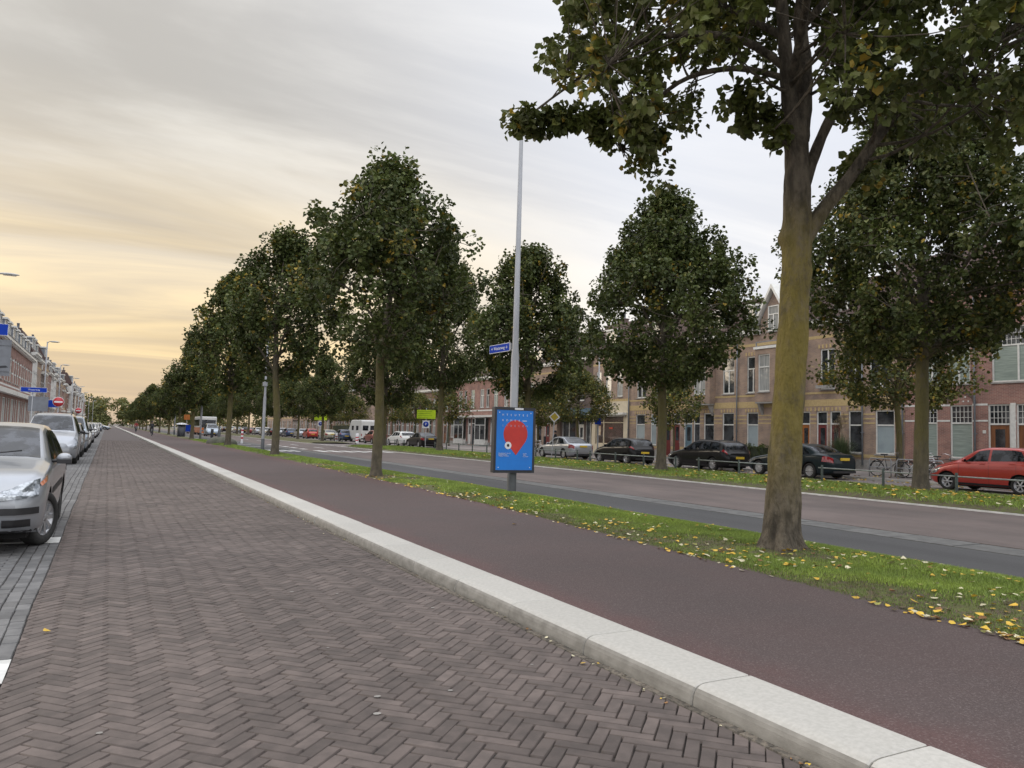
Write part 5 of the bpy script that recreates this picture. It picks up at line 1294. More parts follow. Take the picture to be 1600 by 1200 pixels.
brown_house(1155, 1352, [(1168, 1186, 'S', M_pane, M_frost), (1219, 1237, 'S', M_curt, None), (1327, 1349, 'S', M_pane, None)],
    [(1168, 1186, 'T', M_pane), (1194, 1212, 'S', M_curt), (1232, 1252, 'S', M_curt), (1283, 1306, 'D', M_pane), (1325, 1348, 'D', M_pane)],
    [(1252, 1267, 'orange'), (1277, 1294, 'red'), (1298, 1315, 'dkred')], [(1189, 1258)], 'brown house with white-trimmed gable and three red and orange doors, behind the nearest trunk', gable=(1189, 1232, 11.1), dorm=((1163, 1176), (1300, 1322)))
brown_house(985, 1155, [(995, 1009, 'S', M_pane, M_frost), (1018, 1027, 'S', M_frost, None), (1101, 1117, 'S', M_pane, M_pane), (1130, 1148, 'S', M_pane, M_pane)],
    [(996, 1010, 'T', M_pane), (1026, 1040, 'D', M_pane), (1060, 1076, 'T', M_pane), (1093, 1111, 'D', M_curt), (1130, 1148, 'T', M_pane)],
    [(1039, 1050, 'red'), (1053, 1064, 'red'), (1070, 1083, 'blue'), (1085, 1095, 'dark')], [(1087, 1118)], 'brown house with two red doors, a blue and a dark door, behind the cone-shaped tree', dorm=((1010, 1030), (1100, 1125)))
brown_house(1352, 1415, [(1369, 1399, 'S', M_pane, M_frost)], [(1360, 1392, 'D', M_pane)], [], [], 'narrow brown house bay between the drainpipe and the red brick house', eave=8.35)
# ---- red brick house at the right edge
def red_house():
    y0 = Yp(1415); w = 14.5; root = empty('terraced_house', (37.5, y0, .13), ROT); X = lambda p: y0 - Yp(p)
    W1 = [(X(1446), X(1466), .8, 3.45, 'G', M_blind), (X(1486), X(1521), .8, 3.45, 'G', M_blind)]
    W2 = [(X(1440), X(1475), 4.5, 7.1, 'Q', M_blind), (X(1482), X(1518), 4.5, 7.1, 'Q', M_blind), (X(1552), X(1552) + 2.4, 4.5, 7.15, 'Q', M_blind), (10.6, 12.6, 4.5, 7.15, 'Q', M_blind), (9.9, 11.7, .8, 3.45, 'G', M_blind)]
    Dd = [(X(1545), X(1545) + 1.05, .12, 3.45), (X(1545) + 1.3, X(1545) + 2.35, .12, 3.45)]
    ops = [q[:4] for q in W1 + W2 + Dd]; wall_mesh(w, 9.3, ops).build('wall', BR_RED, root)
    for q in W1 + W2: window(root, *q[:5], M_pane, low=q[5])
    for q in Dd: door(root, *q, 'brown', .95, fanlight='G')
    MB().box(Dd[0][1] + .01, Dd[1][0] - .01, -.03, .1, .1, 3.45).build('door_post', M_wood, root)
    for z0, z1 in ((3.40, 3.49), (2.62, 2.70), (7.08, 7.17), (6.28, 6.36)): band(root, split_band(w, z0, z1, ops), M_wood)
    for q in W1[:2] + [W2[0], W2[1], W2[2]]:
        a, b = q[0], q[1]; m_ = (a + b) / 2; r = (b - a) / 2 + .05; mb = MB(); n = 14; hgt = .5; z = q[3] + .05
        outer = [(m_ + (r + .16) * math.cos(math.pi * k / n), z + (hgt + .16) * math.sin(math.pi * k / n)) for k in range(n + 1)]; inner = [(m_ + r * math.cos(math.pi * k / n), z + hgt * math.sin(math.pi * k / n)) for k in range(n + 1)]
        mb.add([(x, -.035, zz) for x, zz in outer] + [(x, -.035, zz) for x, zz in inner] + [(x, 0.0, zz) for x, zz in outer], [(k, k + 1, n + 2 + k, n + 1 + k) for k in range(n)] + [(k, k + 1, 2 * n + 3 + k, 2 * n + 2 + k) for k in range(n)])
        ar = mb.build('arch', BR_DK, root); mb = MB()
        for zz, xs_ in ((z + .09, (-.6, -.2, .2, .6)), (z + .3, (-.35, 0, .35))):
            for xx in xs_: mb.box(m_ + xx * r - .035, m_ + xx * r + .035, -.02, .01, zz, zz + .07)
        mb.build('stone_dots', M_wood, ar)
    plinth(root, w, .35, ops); cornice(root, w, 9.3); mansard(root, w, 9.6, 2.0, 1.4)
    pipe(root, X(1526), .2, 9.2); MB().box(X(1541) - .12, X(1541) + .02, -.025, .0, 2.05, 2.2).build('number_plate', M_wood, root)
    chimney(root, 6, 2.5, 11.5, 1.0)
    tag(root, 'red brick house with white bands, green blinds and paired brown doors at the right edge', 'house')
red_house()
# ---- cream corner shop
def shop():
    y0 = Yp(927); w = y0 - Yp(985); root = empty('corner_shop', (37.5, y0, .13), ROT)
    ops = [(.55, w - .75, .75, 3.1), (.5, 1.25, 4.75, 7.0), (1.95, 2.75, 4.75, 7.0), (3.6, 4.4, 4.75, 7.0)]
    wall_mesh(w, 8.5, ops).build('wall', BR_BROWN, root)
    cr = MB()
    for a, b, c, d in [(-.002, .55, 0, 3.1), (w - .75, w - .1, 0, 3.1), (-.002, w - .1, 3.1, 4.35), (.55, w - .75, 0, .75)]: cr.box(a, b, -.06, .0, c, d)
    cr.build('shop_front', M_cream, root)
    o = MB().box(-.3, w - .3, -.5, -.061, 3.22, 3.4).box(-.15, w - .5, -.3, -.062, 3.1, 3.21).build('fascia', M_wood, root)
    sw = MB(); a, b = .55, w - .75
    sw.box(a, a + .08, .03, .12, .75, 3.1).box(b - .08, b, .03, .12, .75, 3.1).box(a + 1.1, a + 1.2, .03, .12, .75, 3.1).box(a + .08, b - .08, .034, .12, 2.55, 2.62).box(a + .08, b - .08, .03, .12, .75, .85)
    s2 = sw.build('shop_window', M_cream, root); MB().box(a, b, .09, .115, .76, 3.09).build('pane', mat('shop_pane', (.05, .03, .02), (.10, .06, .05), .15, 1.2, coat=1., spec=.8), s2)
    MB().box(a + .3, a + .65, .06, .088, 1.5, 2.3).build('poster', mat('paper', (.6, .55, .4), (.5, .3, .2), .7, 5), s2)
    MB().box(a + 1.9, a + 2.4, .06, .088, 2.05, 2.2).build('lit_sign', mat('red_sign', (.5, .06, .03)), s2)
    for q in ops[1:]: window(root, *q, 'S', M_curt)
    band(root, [(0.001, w - .001, 4.36, 4.55)], M_yel); band(root, split_band(w, 7.5, 7.66, []), M_yel)
    dk = mat('sign_letters', (.03, .035, .06))
    text_mesh('lettering', 'KAPSALON', .34, dk, root, (w * .52, -.068, 4.05), (math.pi / 2, 0, 0)); text_mesh('lettering', 'dames & heren', .22, dk, root, (w * .52, -.068, 3.78), (math.pi / 2, 0, 0))
    MB().box(.35, 1.0, -.075, -.06, 3.75, 3.9).build('name_plate', mat('pale_sign', (.35, .5, .5)), root)
    MB().box(1.55, 2.5, -.085, -.061, 3.42, 3.72).build('notice_board', M_zinc, root)
    cornice(root, w, 8.5); mansard(root, w, 8.8); dormer(root, 1.5, 3.2, 9.0, 1.4); chimney(root, 1.2, 2.2, 10.8, .9); pipe(root, w - .06, .2, 8.4)
    tag(root, 'corner shop with cream ground floor and dark lettering, behind the silver and black cars', 'shop')
shop()
def blue_shop():
    y0 = Yp(872); w = y0 - Yp(927); root = empty('shop_building', (37.9, y0, .13), ROT)
    ops = [(.3, 2.6, .5, 2.9), (3.0, 4.0, .1, 2.9), (4.3, w - .3, .5, 2.9), (.8, 1.8, 4.6, 6.7), (3.0, 4.0, 4.6, 6.7), (5.0, 6.0, 4.6, 6.7)]
    ops = [q for q in ops if q[1] < w]
    wall_mesh(w, 8.2, ops).build('wall', BR_DK, root)
    for q in ops:
        if q[0] == 3.0 and q[2] < 1: door(root, *q, 'white', .5)
        else: window(root, *q, 'D' if q[2] < 1 else 'S', M_pane)
    MB().add([(.1, -.02, 3.9), (w - .1, -.02, 3.9), (w - .1, -1.0, 3.2), (.1, -1.0, 3.2), (.1, -.02, 3.85), (w - .1, -.02, 3.85), (w - .1, -1.0, 2.98), (.1, -1.0, 2.98)], [(0, 1, 2, 3), (3, 2, 6, 7), (7, 6, 5, 4), (0, 3, 7, 4), (1, 5, 6, 2)]).build('awning', mat('blue_awning', (.035, .075, .10), (.03, .06, .08)), root)
    cornice(root, w, 8.2); mansard(root, w, 8.5)
    tag(root, 'dark shop building with blue awning left of the cream shop', 'shop')
blue_shop()
# ---- generic terrace houses, copied along the rows
def generic(kind, w=6.0):
    root = empty('terraced_house'); bm_ = {'arch': BR_OR, 'bay': BR_RED, 'plain': BR_BROWN, 'left': BR_RED, 'leftw': M_wrend}[kind]; ev = {'arch': 6.6, 'bay': 7.4, 'plain': 8.0, 'left': 7.4, 'leftw': 8.1}[kind]
    if kind == 'bay': ops = [(.5, 3.2, .7, 3.1), (3.7, 4.6, .1, 3.1), (4.75, 5.65, .1, 3.1), (.9, 1.9, 4.3, 6.4), (2.5, 3.3, 4.3, 6.4), (4.4, 5.4, 4.3, 6.4)]
    elif kind == 'arch': ops = [(.6, 1.7, .8, 2.9), (2.2, 3.1, .1, 2.9), (3.3, 4.2, .1, 2.9), (4.6, 5.6, .8, 2.9), (.7, 1.6, 4.0, 5.8), (2.6, 3.6, 4.0, 5.8), (4.6, 5.5, 4.0, 5.8)]
    elif kind == 'plain': ops = [(.5, 1.6, .8, 3.1), (2.0, 3.1, .8, 3.1), (3.7, 4.7, .1, 3.1), (.6, 1.6, 4.4, 6.6), (2.2, 3.2, 4.4, 6.6), (4.4, 5.4, 4.4, 6.6)]
    else: ops = [(.4, 2.6, .6, 3.2), (3.0, 4.0, .1, 3.2), (4.4, 5.6, .6, 3.2), (.7, 1.7, 4.5, 6.6), (2.5, 3.5, 4.5, 6.6), (4.3, 5.3, 4.5, 6.6)]
    wall_mesh(w, ev, ops).build('wall', bm_, root)
    cs = {'bay': ['white', 'dark'], 'arch': ['brown', 'green'], 'plain': ['red'], 'left': ['dark'], 'leftw': ['dark']}[kind]; k = 0
    for i, q in enumerate(ops):
        if q[2] < .3: door(root, *q, cs[k % len(cs)], .6); k += 1
        else: window(root, *q, 'D' if q[1] - q[0] > 2 else 'T' if q[2] > 3 else 'S', [M_curt, M_pane, M_blind][i % 3], fine=False)
    if kind == 'bay':
        o = MB().box(.3, 5.8, -.5, -.001, 3.2, 3.42).build('canopy', M_wood, root)
        b_ = MB().box(.45, 3.25, -.42, -.001, .1, .62).build('bay_base', M_wood, root)
        window(b_, .5, 3.2, .63, 3.18, 'Q', M_pane, y=-.46, sill=False, fine=False)
        band(root, split_band(w, 3.9, 4.05, ops), M_wood)
    if kind == 'arch':
        for q in ops[:4]:
            m_ = (q[0] + q[1]) / 2; r = (q[1] - q[0]) / 2; n = 10; z = q[3] + .002
            MB().add([(m_ + (r + .14) * math.cos(math.pi * j / n), -.03, z + (r * .8 + .14) * math.sin(math.pi * j / n)) for j in range(n + 1)], [tuple(range(n + 1))]).build('arch', BR_DK, root)
            MB().add([(m_ + r * math.cos(math.pi * j / n), -.035, z + r * .8 * math.sin(math.pi * j / n)) for j in range(n + 1)], [tuple(range(n + 1))]).build('fanlight', M_pane, root)
    if kind in ('left', 'leftw'):
        for z in (4.1, 5.2, 6.3): band(root, split_band(w, z, z + .14, ops), M_wrend)
        MB().box(.1, w - .1, -.45, -.001, 3.45, 3.8).build('shop_fascia', M_wood, root)
    if kind == 'plain': band(root, split_band(w, 3.6, 3.9, ops), M_yel); band(root, split_band(w, 7.3, 7.45, ops), M_yel)
    plinth(root, w, .4, ops, M_stone); cornice(root, w, ev); mansard(root, w, ev + .3, 2.2 if kind != 'arch' else 2.8, 1.2 if kind != 'arch' else 2.2)
    if kind != 'arch': dormer(root, 1.0, 2.6, ev + .5, 1.35); (dormer(root, 3.8, 5.0, ev + .5, 1.35) if 'left' in kind else None)
    chimney(root, w - .7, 2.0, ev + 2.2, .9)
    return root
GA, GB, GP, GL, GW = generic('arch'), generic('bay'), generic('plain'), generic('left'), generic('leftw')
used = set()
def put(proto, loc, rz, label, grp, sw=None, s_=(1, 1, 1)):
    if proto.name not in used and sw is None: used.add(proto.name); c = proto
    else: c = copy_tree(proto, None, sw)
    c.location = loc; c.rotation_euler = (0, 0, rz); c.scale = s_; tag(c, label, 'house', grp); return c
GRt = 'terraced houses beyond the main road'; y = Yp(872) + .02
seq = [(GP, 'plain brown house beside the dark blue-awning shop, behind tree crowns'), (GB, 'red brick house with white bay and canopy nearest the panel'), (GB, 'second red brick house with white bay left of the panel'),
       (GB, 'third house with a white ground-floor bay, beside the dark car tree'), (GA, 'orange brick house with arched doors behind the parking sign'), (GA, 'orange brick house with arched doors right of the second verge tree trunk'), (GA, 'orange brick house with arched doors left of the second verge tree trunk'),
       (GA, 'orange brick house with arched doors above the white camper van'), (GA, 'orange brick house with arched doors at the left end of the long terrace')]
for i, (p_, lb) in enumerate(seq):
    y += 6.0; put(p_, (37.5, y, .13), ROT, lb, GRt)
y += 14
for i in range(13):
    y += 6.2; put([GP, GA, GL][i % 3] if i % 3 < 2 else GP, (37.5, y, .13), ROT, 'brick house beyond the side street, ' + (['first'] + ['second', 'third', 'fourth'] + ordn)[i] + ' past the yellow banner', GRt)
GLf = 'terraced shops and houses on the left side'
y = 52.
lf = ['house cut by the left picture edge, behind the grey sign backs', 'house above the blue street sign on the left', 'banded brick house just right of the grey sign backs', 'banded brick house behind the second left street lamp', 'house with white dormers left of the taller white-fronted one', 'last banded brick house of the first left block']
for i in range(8):
    p_ = GL; h = 1.0
    if i == 7: p_, h = GW, 1.02
    put(p_, (-7.25, y, .115), math.pi / 2, lf[i] if i < 6 else ['brick house ending the first left block', 'white-fronted tall house starting the second left block'][i - 6], GLf, s_=(1, 1, h)); y += 6.02
for i in range(30):
    p_ = GW if i in (4, 5, 12, 15, 18, 21, 22, 24, 25) else (GL if i % 2 else GP); sw = {BR_RED.name: [BR_BROWN, BR_DK, BR_OR][i % 3]} if p_ is GL and i % 3 else None
    if i == 11: y += 8
    put(p_, (-7.25 + (.5 if i > 11 else 0), y, .115), math.pi / 2, {True: 'white-fronted', False: 'brick'}[p_ is GW] + ' house down the left row, number ' + str(i + 9) + ' counting from the picture edge', GLf, sw, (1, 1, [1, .94, 1.08, 1.02, .9][i % 5])); y += 6.03
# ================================================================ STREET FURNITURE
M_pole = mat('galvanised', (.36, .37, .39), (.28, .29, .31), .55, 3, metal=.25, stretch=(1, 1, .2))
M_poled = mat('dark_paint_pole', (.10, .11, .12), (.07, .075, .085), .5, 3)
M_black = mat('black_plastic', (.018, .022, .03), (.012, .014, .02), .4, 4)
M_lum = mat('luminaire', (.45, .45, .44), (.38, .38, .37), .5, 4)
M_sblue = mat('sign_blue', (.006, .04, .36), (.006, .04, .32), .7, 4, spec=.2)
M_swhite = mat('sign_white', (.72, .73, .75), (.66, .67, .7), .5, 4)
M_sred = mat('sign_red', (.45, .02, .03), (.4, .02, .03), .4, 4)
M_sgrey = mat('sign_back', (.17, .185, .21), (.14, .15, .17), .5, 3)
M_yban = mat('yellow_banner', (.50, .68, .01), (.42, .60, .01), .6, 4)
def lamp_post(H=8.6, arm=.45, head=.75, r0=.095, rot=0.):
    root = empty('lamp_post')
    MB().lathe([(r0, 0), (r0, 3.2), (r0 * .86, 3.32), (r0 * .78, 3.4), (.045, H), (.001, H)], 20).build('column', M_pole, root)
    MB().lathe([(r0 + .012, -.02), (r0 + .012, .62), (r0 + .001, .66)], 20).build('foot', M_poled, root)
    MB().tube([(0, 0, H - .12), (arm * .5, 0, H + .0), (arm, 0, H + .03)], .032, 10).build('arm', M_pole, root)
    mb = MB(); n = 14; vs = []
    for i in range(n + 1):
        t = i / n; x = arm - .05 + head * t; w = .13 * (math.sin(math.pi * (t * .8 + .14))) ** .6; h = .075 * (math.sin(math.pi * (t * .82 + .12))) ** .7
        for k in range(12): a = 2 * math.pi * k / 12; vs.append((x, w * math.cos(a), H + .03 + h * math.sin(a) * (1 if math.sin(a) > 0 else .6)))
    mb.add(vs, [(i * 12 + k, i * 12 + (k + 1) % 12, (i + 1) * 12 + (k + 1) % 12, (i + 1) * 12 + k) for i in range(n) for k in range(12)] + [tuple(range(12)), tuple(range(n * 12, n * 12 + 12))], 0, True)
    l_ = mb.build('lamp_head', M_lum, root)
    MB().box(arm + .08, arm + head * .78, -.08, .08, H - .03, H - .01).build('diffuser', mat('diffuser', (.5, .48, .42), None, .2), l_)
    return root
GLP = 'lamp posts on the near verge'
lp = lamp_post(8.6, .22, .66); lp.location = (8.38, 15.9, .12)
tag(lp, 'tall grey lamp post carrying the blue panel, its head touching the leaves', 'lamp post', GLP)
for y, lb in ((50.5, 'grey lamp post beside the third verge tree'), (85, 'whitish lamp post by the dark bollards'), (120, 'lamp post near the bus, on the near verge'), (155, 'distant lamp post among the far verge trees'), (190, 'last lamp post visible on the near verge')):
    c = copy_tree(lp); c.location = (8.5, y, .12); tag(c, lb, 'lamp post', GLP)
    if y == 50.5: c.location.x = 8.75; MB().box(-.16, .1, -.13, .13, 4.0, 4.25).build('box', M_pole, c)
lp2 = lamp_post(8.0, .2, .75, .07); lp2.location = (-4.85, 41.5, .115); tag(lp2, 'street lamp whose head shows at the left edge above the roofs', 'street lamp', 'street lamps on the left pavement')
for y, x, lb in ((74.5, -4.8, 'street lamp rising before the first left block'), (104, -5.2, 'street lamp in the middle of the left row'), (134, -5, 'fourth street lamp down the left pavement'), (164, -5, 'fifth street lamp down the left pavement'), (196, -5, 'small far street lamp on the left pavement'), (230, -4.6, 'tiny street lamp at the left end'), (268, -4.2, 'lamp before the white far buildings')):
    c = copy_tree(lp2); c.location = (x, y, .115); tag(c, lb, 'street lamp', 'street lamps on the left pavement')
# advertising panel on the post
def panel():
    root = empty('advertising_panel', (8.29, 15.72, .62), R(-2)); w, h, d = .52, 1.50, .085
    fr = MB(); t = .055
    fr.box(-w, w, -d + .012, d, 0, h)
    b = fr.build('housing', M_black, root); bv = b.modifiers.new('b', 'BEVEL'); bv.width = .02; bv.segments = 3
    rim = MB().box(-w, -w + t, -d - .004, -d + .012, 0, h).box(w - t, w, -d - .004, -d + .012, 0, h).box(-w + t, w - t, -d - .004, -d + .012, 0, t * 1.2).box(-w + t, w - t, -d - .004, -d + .012, h - t * 1.2, h); rim.build('frame', M_black, root)
    PB = mat('poster_blue', (.004, .19, .66), (.004, .16, .58), .45, 1.5); P_ = MB().box(-w + t, w - t, -d + .002, -d + .011, t * 1.2, h - t * 1.2).build('poster', PB, root)
    y = -d - .001
    # red drop: circle with a pointed foot
    cx, cz, r = 0.02, .89, .305; pts = []
    for k in range(41): a = R(-38) + R(256) * k / 40; pts.append((cx + r * math.cos(a), cz + r * 1.04 * math.sin(a)))
    pts.append((cx + .02, .405)); a0 = pts[0]
    o = MB().add([(x, y, z) for x, z in pts] + [(x, y + .002, z) for x, z in pts], [tuple(range(42)), tuple(range(42, 84))[::-1]]).build('red_drop', mat('poster_red', (.55, .035, .022), (.42, .022, .02), .5, 1.2), P_)
    disc = lambda x, z, r_, yy, m_, nm: MB().add([(x + r_ * math.cos(a), yy, z + r_ * math.sin(a)) for a in np.linspace(0, 2 * math.pi, 29)[:-1]], [tuple(range(28))]).build(nm, m_, P_)
    disc(-.165, .625, .085, y - .002, M_swhite, 'white_ring'); disc(-.165, .625, .034, y - .004, M_black, 'black_dot')
    for row, s_ in enumerate(('HTEUTES', 'ROWEE-', 'STOELEN')):
        for k, ch in enumerate(s_):
            if ch == '-': MB().box(.185, .30, y - .003, y - .002, 1.188, 1.2).build('dash', M_swhite, P_); continue
            text_mesh('letter', ch, .062, M_swhite if row < 2 else mat('poster_faint', (.42, .42, .55)), P_, (-.31 + .103 * k, y - .003, 1.32 - .125 * row), (math.pi / 2, 0, 0), .0005)
    fw_ = [('Donderdag 3 t/m 13', .455), ('november Den', .425), ('Theater / Podium', .395)]
    for s_, z in fw_: text_mesh('small_text', s_, .036, M_swhite, P_, (-.40, y - .002, z - .01), (math.pi / 2, 0, 0), .0005, 'LEFT')
    for s_, z in (('Kaarten', .45), ('online', .42), ('en aan zaal', .39)): text_mesh('small_text', s_, .03, M_swhite, P_, (.22, y - .002, z - .01), (math.pi / 2, 0, 0), .0005, 'LEFT')
    for x, z in ((-.40, 1.375), (.40, 1.375), (-.40, .125), (.40, .125)): disc(x, z, .012, y - .002, M_swhite, 'corner_mark')
    MB().box(-.02, .20, -d - .012, -d - .004, h - .055, h - .012).build('name_plate', M_swhite, root)
    MB().box(-.12, .12, d, d + .14, .3, .36).box(-.12, .12, d, d + .14, 1.15, 1.21).build('clamp', M_poled, root)
    tag(root, 'black framed advertising panel with a red drop on blue, fixed to the tall lamp post', 'advertising panel')
panel()
def street_sign(loc, rz, text, w=.95, h=.2, label='', name='street_name_sign'):
    root = empty(name, loc, rz)
    MB().box(0, w, -.012, .012, 0, h).build('plate', M_swhite, root)
    MB().box(.011, w - .011, -.0145, .0145, .011, h - .011).build('field', M_sblue, root)
    text_mesh('lettering', text, h * .44, M_swhite, root, (w / 2, -.016, h / 2), (math.pi / 2, 0, 0), .001)
    text_mesh('lettering', text, h * .55, M_swhite, root, (w / 2, .016, h / 2), (math.pi / 2, 0, math.pi), .001)
    MB().box(-.05, .0, -.02, .02, .02, h - .02).build('bracket', M_pole, root)
    return tag(root, label, 'street sign')
street_sign((8.30, 16.02, 3.46), R(93), '\u2190 Westerweg \u2192', .98, .2, 'blue street name sign fixed on the tall lamp post above the advertising panel')
# flip so the reading side faces the road: text is on both faces
# priority road sign, parking signs with yellow banners
def sign_pole(x, y, h, z=.13, r=.03, name='sign_pole'): 
    root = empty(name, (x, y, z)); MB().lathe([(r, 0), (r, h), (.001, h + .01)], 10).build('pole', M_pole, root); return root
s_ = sign_pole(22.9, 38.6, 2.75)
q = MB().add([(a * .33, -.035, 2.45 + b * .33) for a, b in ((-1, 0), (0, -1), (1, 0), (0, 1))] + [(a * .33, -.03, 2.45 + b * .33) for a, b in ((-1, 0), (0, -1), (1, 0), (0, 1))], [(0, 1, 2, 3), (7, 6, 5, 4), (0, 4, 5, 1), (1, 5, 6, 2), (2, 6, 7, 3), (3, 7, 4, 0)]).build('plate', M_swhite, s_)
MB().add([(a * .24, -.038, 2.45 + b * .24) for a, b in ((-1, 0), (0, -1), (1, 0), (0, 1))], [(0, 1, 2, 3)]).build('yellow_field', mat('sign_yellow', (.55, .42, .05)), q)
s_.rotation_euler.z = R(-35); s_.rotation_euler.y = R(3); tag(s_, 'yellow and white diamond sign on a pole right of the advertising panel', 'traffic sign')
for (x, y, lb) in ((24.2, 62., 'yellow-green banner over a parking sign, left of the white bay windows'), (24.2, 99., 'yellow-green banner over a parking sign at the side street, left of the camper van')):
    s_ = sign_pole(x, y, 3.4, r=.035); s_.rotation_euler.z = R(-25)
    b_ = MB().box(-.8, .8, -.06, -.04, 2.5, 3.25).build('banner', M_yban, s_)
    for k in range(4): MB().box(-.7, .5 - .15 * (k % 2), -.063, -.061, 3.1 - k * .18, 3.14 - k * .18).build('print_line', mat('print_green', (.25, .38, .01)), b_)
    p_ = MB().box(-.3, .3, -.06, -.045, 1.7, 2.35).build('parking_sign', M_swhite, s_)
    MB().lathe([(.001, -.064), (.24, -.064), (.24, -.061)], 24, 'y', (0, 0, 2.03)).build('blue_disc', M_sblue, p_); text_mesh('lettering', 'P', .32, M_swhite, p_, (0, -.067, 2.03), (math.pi / 2, 0, 0), .001)
    tag(s_, lb, 'sign')
# lamp and blue parking sign before the cream shop
s_ = sign_pole(33., 48.8, 7.6, r=.055, name='street_lamp'); MB().tube([(0, 0, 7.55), (-.4, 0, 7.75), (-.9, 0, 7.8)], .03, 8).build('arm', M_pole, s_); MB().lathe([(.001, -.28), (.12, -.2), (.13, .2), (.001, .28)], 12, 'x', (-1.1, 0, 7.82)).build('lamp_head', M_lum, s_)
tag(s_, 'thin grey street lamp standing before the cream corner shop', 'street lamp')
s_ = empty('parking_sign', (32.9, 48.7, .13), R(-28)); MB().box(-.24, .24, -.1, -.08, 2.3, 3.2).build('plate', M_sblue, s_); text_mesh('lettering', 'P', .4, M_swhite, s_, (0, -.103, 2.85), (math.pi / 2, 0, 0), .001); tag(s_, 'blue parking sign on the lamp before the cream corner shop', 'traffic sign')
# no-entry signs on the left
def no_entry(x, y, z, lb, r=.31):
    s_ = sign_pole(x, y, z + .2, .115, .03); p_ = MB().lathe([(.001, -.045), (r, -.045), (r, -.035), (.001, -.035)], 32, 'y', (0, 0, z)).build('disc', M_swhite, s_)
    MB().lathe([(.001, -.049), (r * .93, -.049), (r * .93, -.046)], 32, 'y', (0, 0, z)).build('red_field', M_sred, p_); MB().box(-r * .72, r * .72, -.053, -.0495, z - r * .16, z + r * .16).build('white_bar', M_swhite, p_); return tag(s_, lb, 'traffic sign', 'no-entry signs on the left')
no_entry(-2.75, 55, 2.6, 'round red no-entry sign above the high-roofed van, the larger one'); no_entry(-2.8, 93, 2.6, 'round red no-entry sign further down the street, the smaller one')
# grey backs of large signs at the left edge with a blue street plate
s_ = sign_pole(-3.55, 31.5, 4.6, .115, .045)
MB().box(-1.3, .47, -.03, -.01, 2.9, 4.15).build('sign_back', M_sgrey, s_); mb = MB()
MB().box(-1.3, .47, -.05, -.031, 3.05, 3.09).box(-1.3, .47, -.05, -.031, 3.95, 3.99).build('stiffener', M_sgrey, s_)
MB().add([(.12, -.034, 3.15), (.42, -.034, 3.2), (.34, -.034, 3.26), (.18, -.034, 3.24)], [(0, 1, 2, 3)]).build('sticker', M_black, s_)
tag(s_, 'grey backs of a large traffic sign on a post at the left edge', 'traffic sign')
o = street_sign((-4.35, 31.4, 4.4), 0, 'straat', 1.15, .4, 'blue street plate above the grey sign backs at the left edge'); 
s_ = sign_pole(-3.9, 52, 3.3, .115, .035); MB().box(-.2, .8, -.03, -.01, 1.95, 2.8).build('sign_back', M_sgrey, s_); tag(s_, 'smaller grey sign back below the blue street sign on the left', 'traffic sign')
street_sign((-4.5, 51.9, 3.15), 0, 'Westerweg', 1.3, .28, 'blue street sign in front of the left brick houses, above the smaller grey sign back')
street_sign((-3.9, 60.5, 2.45), 0, '', .9, .5, 'small blue sign left of the larger no-entry sign', 'direction_sign')
# low rail on the far verge
M_rail = mat('rail_green', (.05, .075, .065), (.035, .05, .045), .5, 6)
M_railg = mat('rail_top', (.30, .33, .32), (.2, .22, .21), .5, 6)
def rail(y0, y1, x0, x1, lb):
    n = int(round((y1 - y0) / 2.4)); root = empty('low_rail', (x0, y0, .12))
    P_ = [(x0 + (x1 - x0) * k / n - x0, (y1 - y0) * k / n) for k in range(n + 1)]
    for p_ in P_: MB().lathe([(.042, -.1), (.042, .60), (.03, .63), (.001, .635)], 12, 'z', (p_[0], p_[1], 0)).build('post', M_rail, root)
    MB().tube([(P_[0][0], P_[0][1] - .15, .53), (P_[-1][0], P_[-1][1] + .15, .53)], .022, 8).build('rail', M_railg, root)
    tag(root, lb, 'rail', 'low rails along the far verge')
rail(8.9, 18.5, 21.5, 21.75, 'low green rail on the far verge in front of the red hatchback'); rail(20.2, 25.0, 21.85, 22.0, 'low green rail in front of the dark green saloon'); rail(26.6, 33.8, 22.1, 22.4, 'low rail before the black estate and the black hatchback')
rail(35.2, 44.8, 22.5, 22.8, 'low rail before the silver saloon, right of the advertising panel'); rail(47, 56.6, 22.8, 22.9, 'low rail left of the advertising panel'); rail(64, 71.2, 23, 23, 'low rail before the white estate car'); rail(84, 93.6, 23, 23, 'farthest low rail left of the junction')
# bollards
def bollard(x, y, h, r, m_, stripes, lb, cat='bollard', z=.1, grp=None):
    root = empty('bollard', (x, y, z)); MB().lathe([(r, 0), (r, h - .06), (r * .8, h), (.001, h)], 14).build('post', m_, root)
    for k in range(stripes): MB().lathe([(r + .003, h * (.3 + .26 * k)), (r + .003, h * (.42 + .26 * k))], 14).build('stripe', M_sred if m_ is M_swhite else M_swhite, root)
    return tag(root, lb, cat, grp)
bollard(8.1, 71.5, 1.15, .12, M_black, 0, 'dark bollard left of the pair before the stone mound'); bollard(8.35, 68.8, 1.1, .12, M_poled, 0, 'grey bollard right of the pair before the stone mound')
bollard(10.9, 73.5, 1.35, .1, M_swhite, 3, 'slim red and white striped bollard behind the stone mound', z=0)
for i, (x, y) in enumerate(((23.6, 80.5), (24.6, 83.5), (23.4, 88.0))): bollard(x, y, 1.1, .12, M_swhite, 2, ['striped bollard at the junction in front of the blue car', 'striped bollard at the junction left of the camper van', 'striped bollard in front of the dark red car'][i], z=.02, grp='striped bollards at the junction')
for i, (x, y) in enumerate(((30.5, 52.5), (30.5, 58.2))): bollard(x, y, 1.3, .1, M_black, 0, ['dark bollard below the white bay windows', 'second dark bollard below the white bay windows'][i], z=.13)
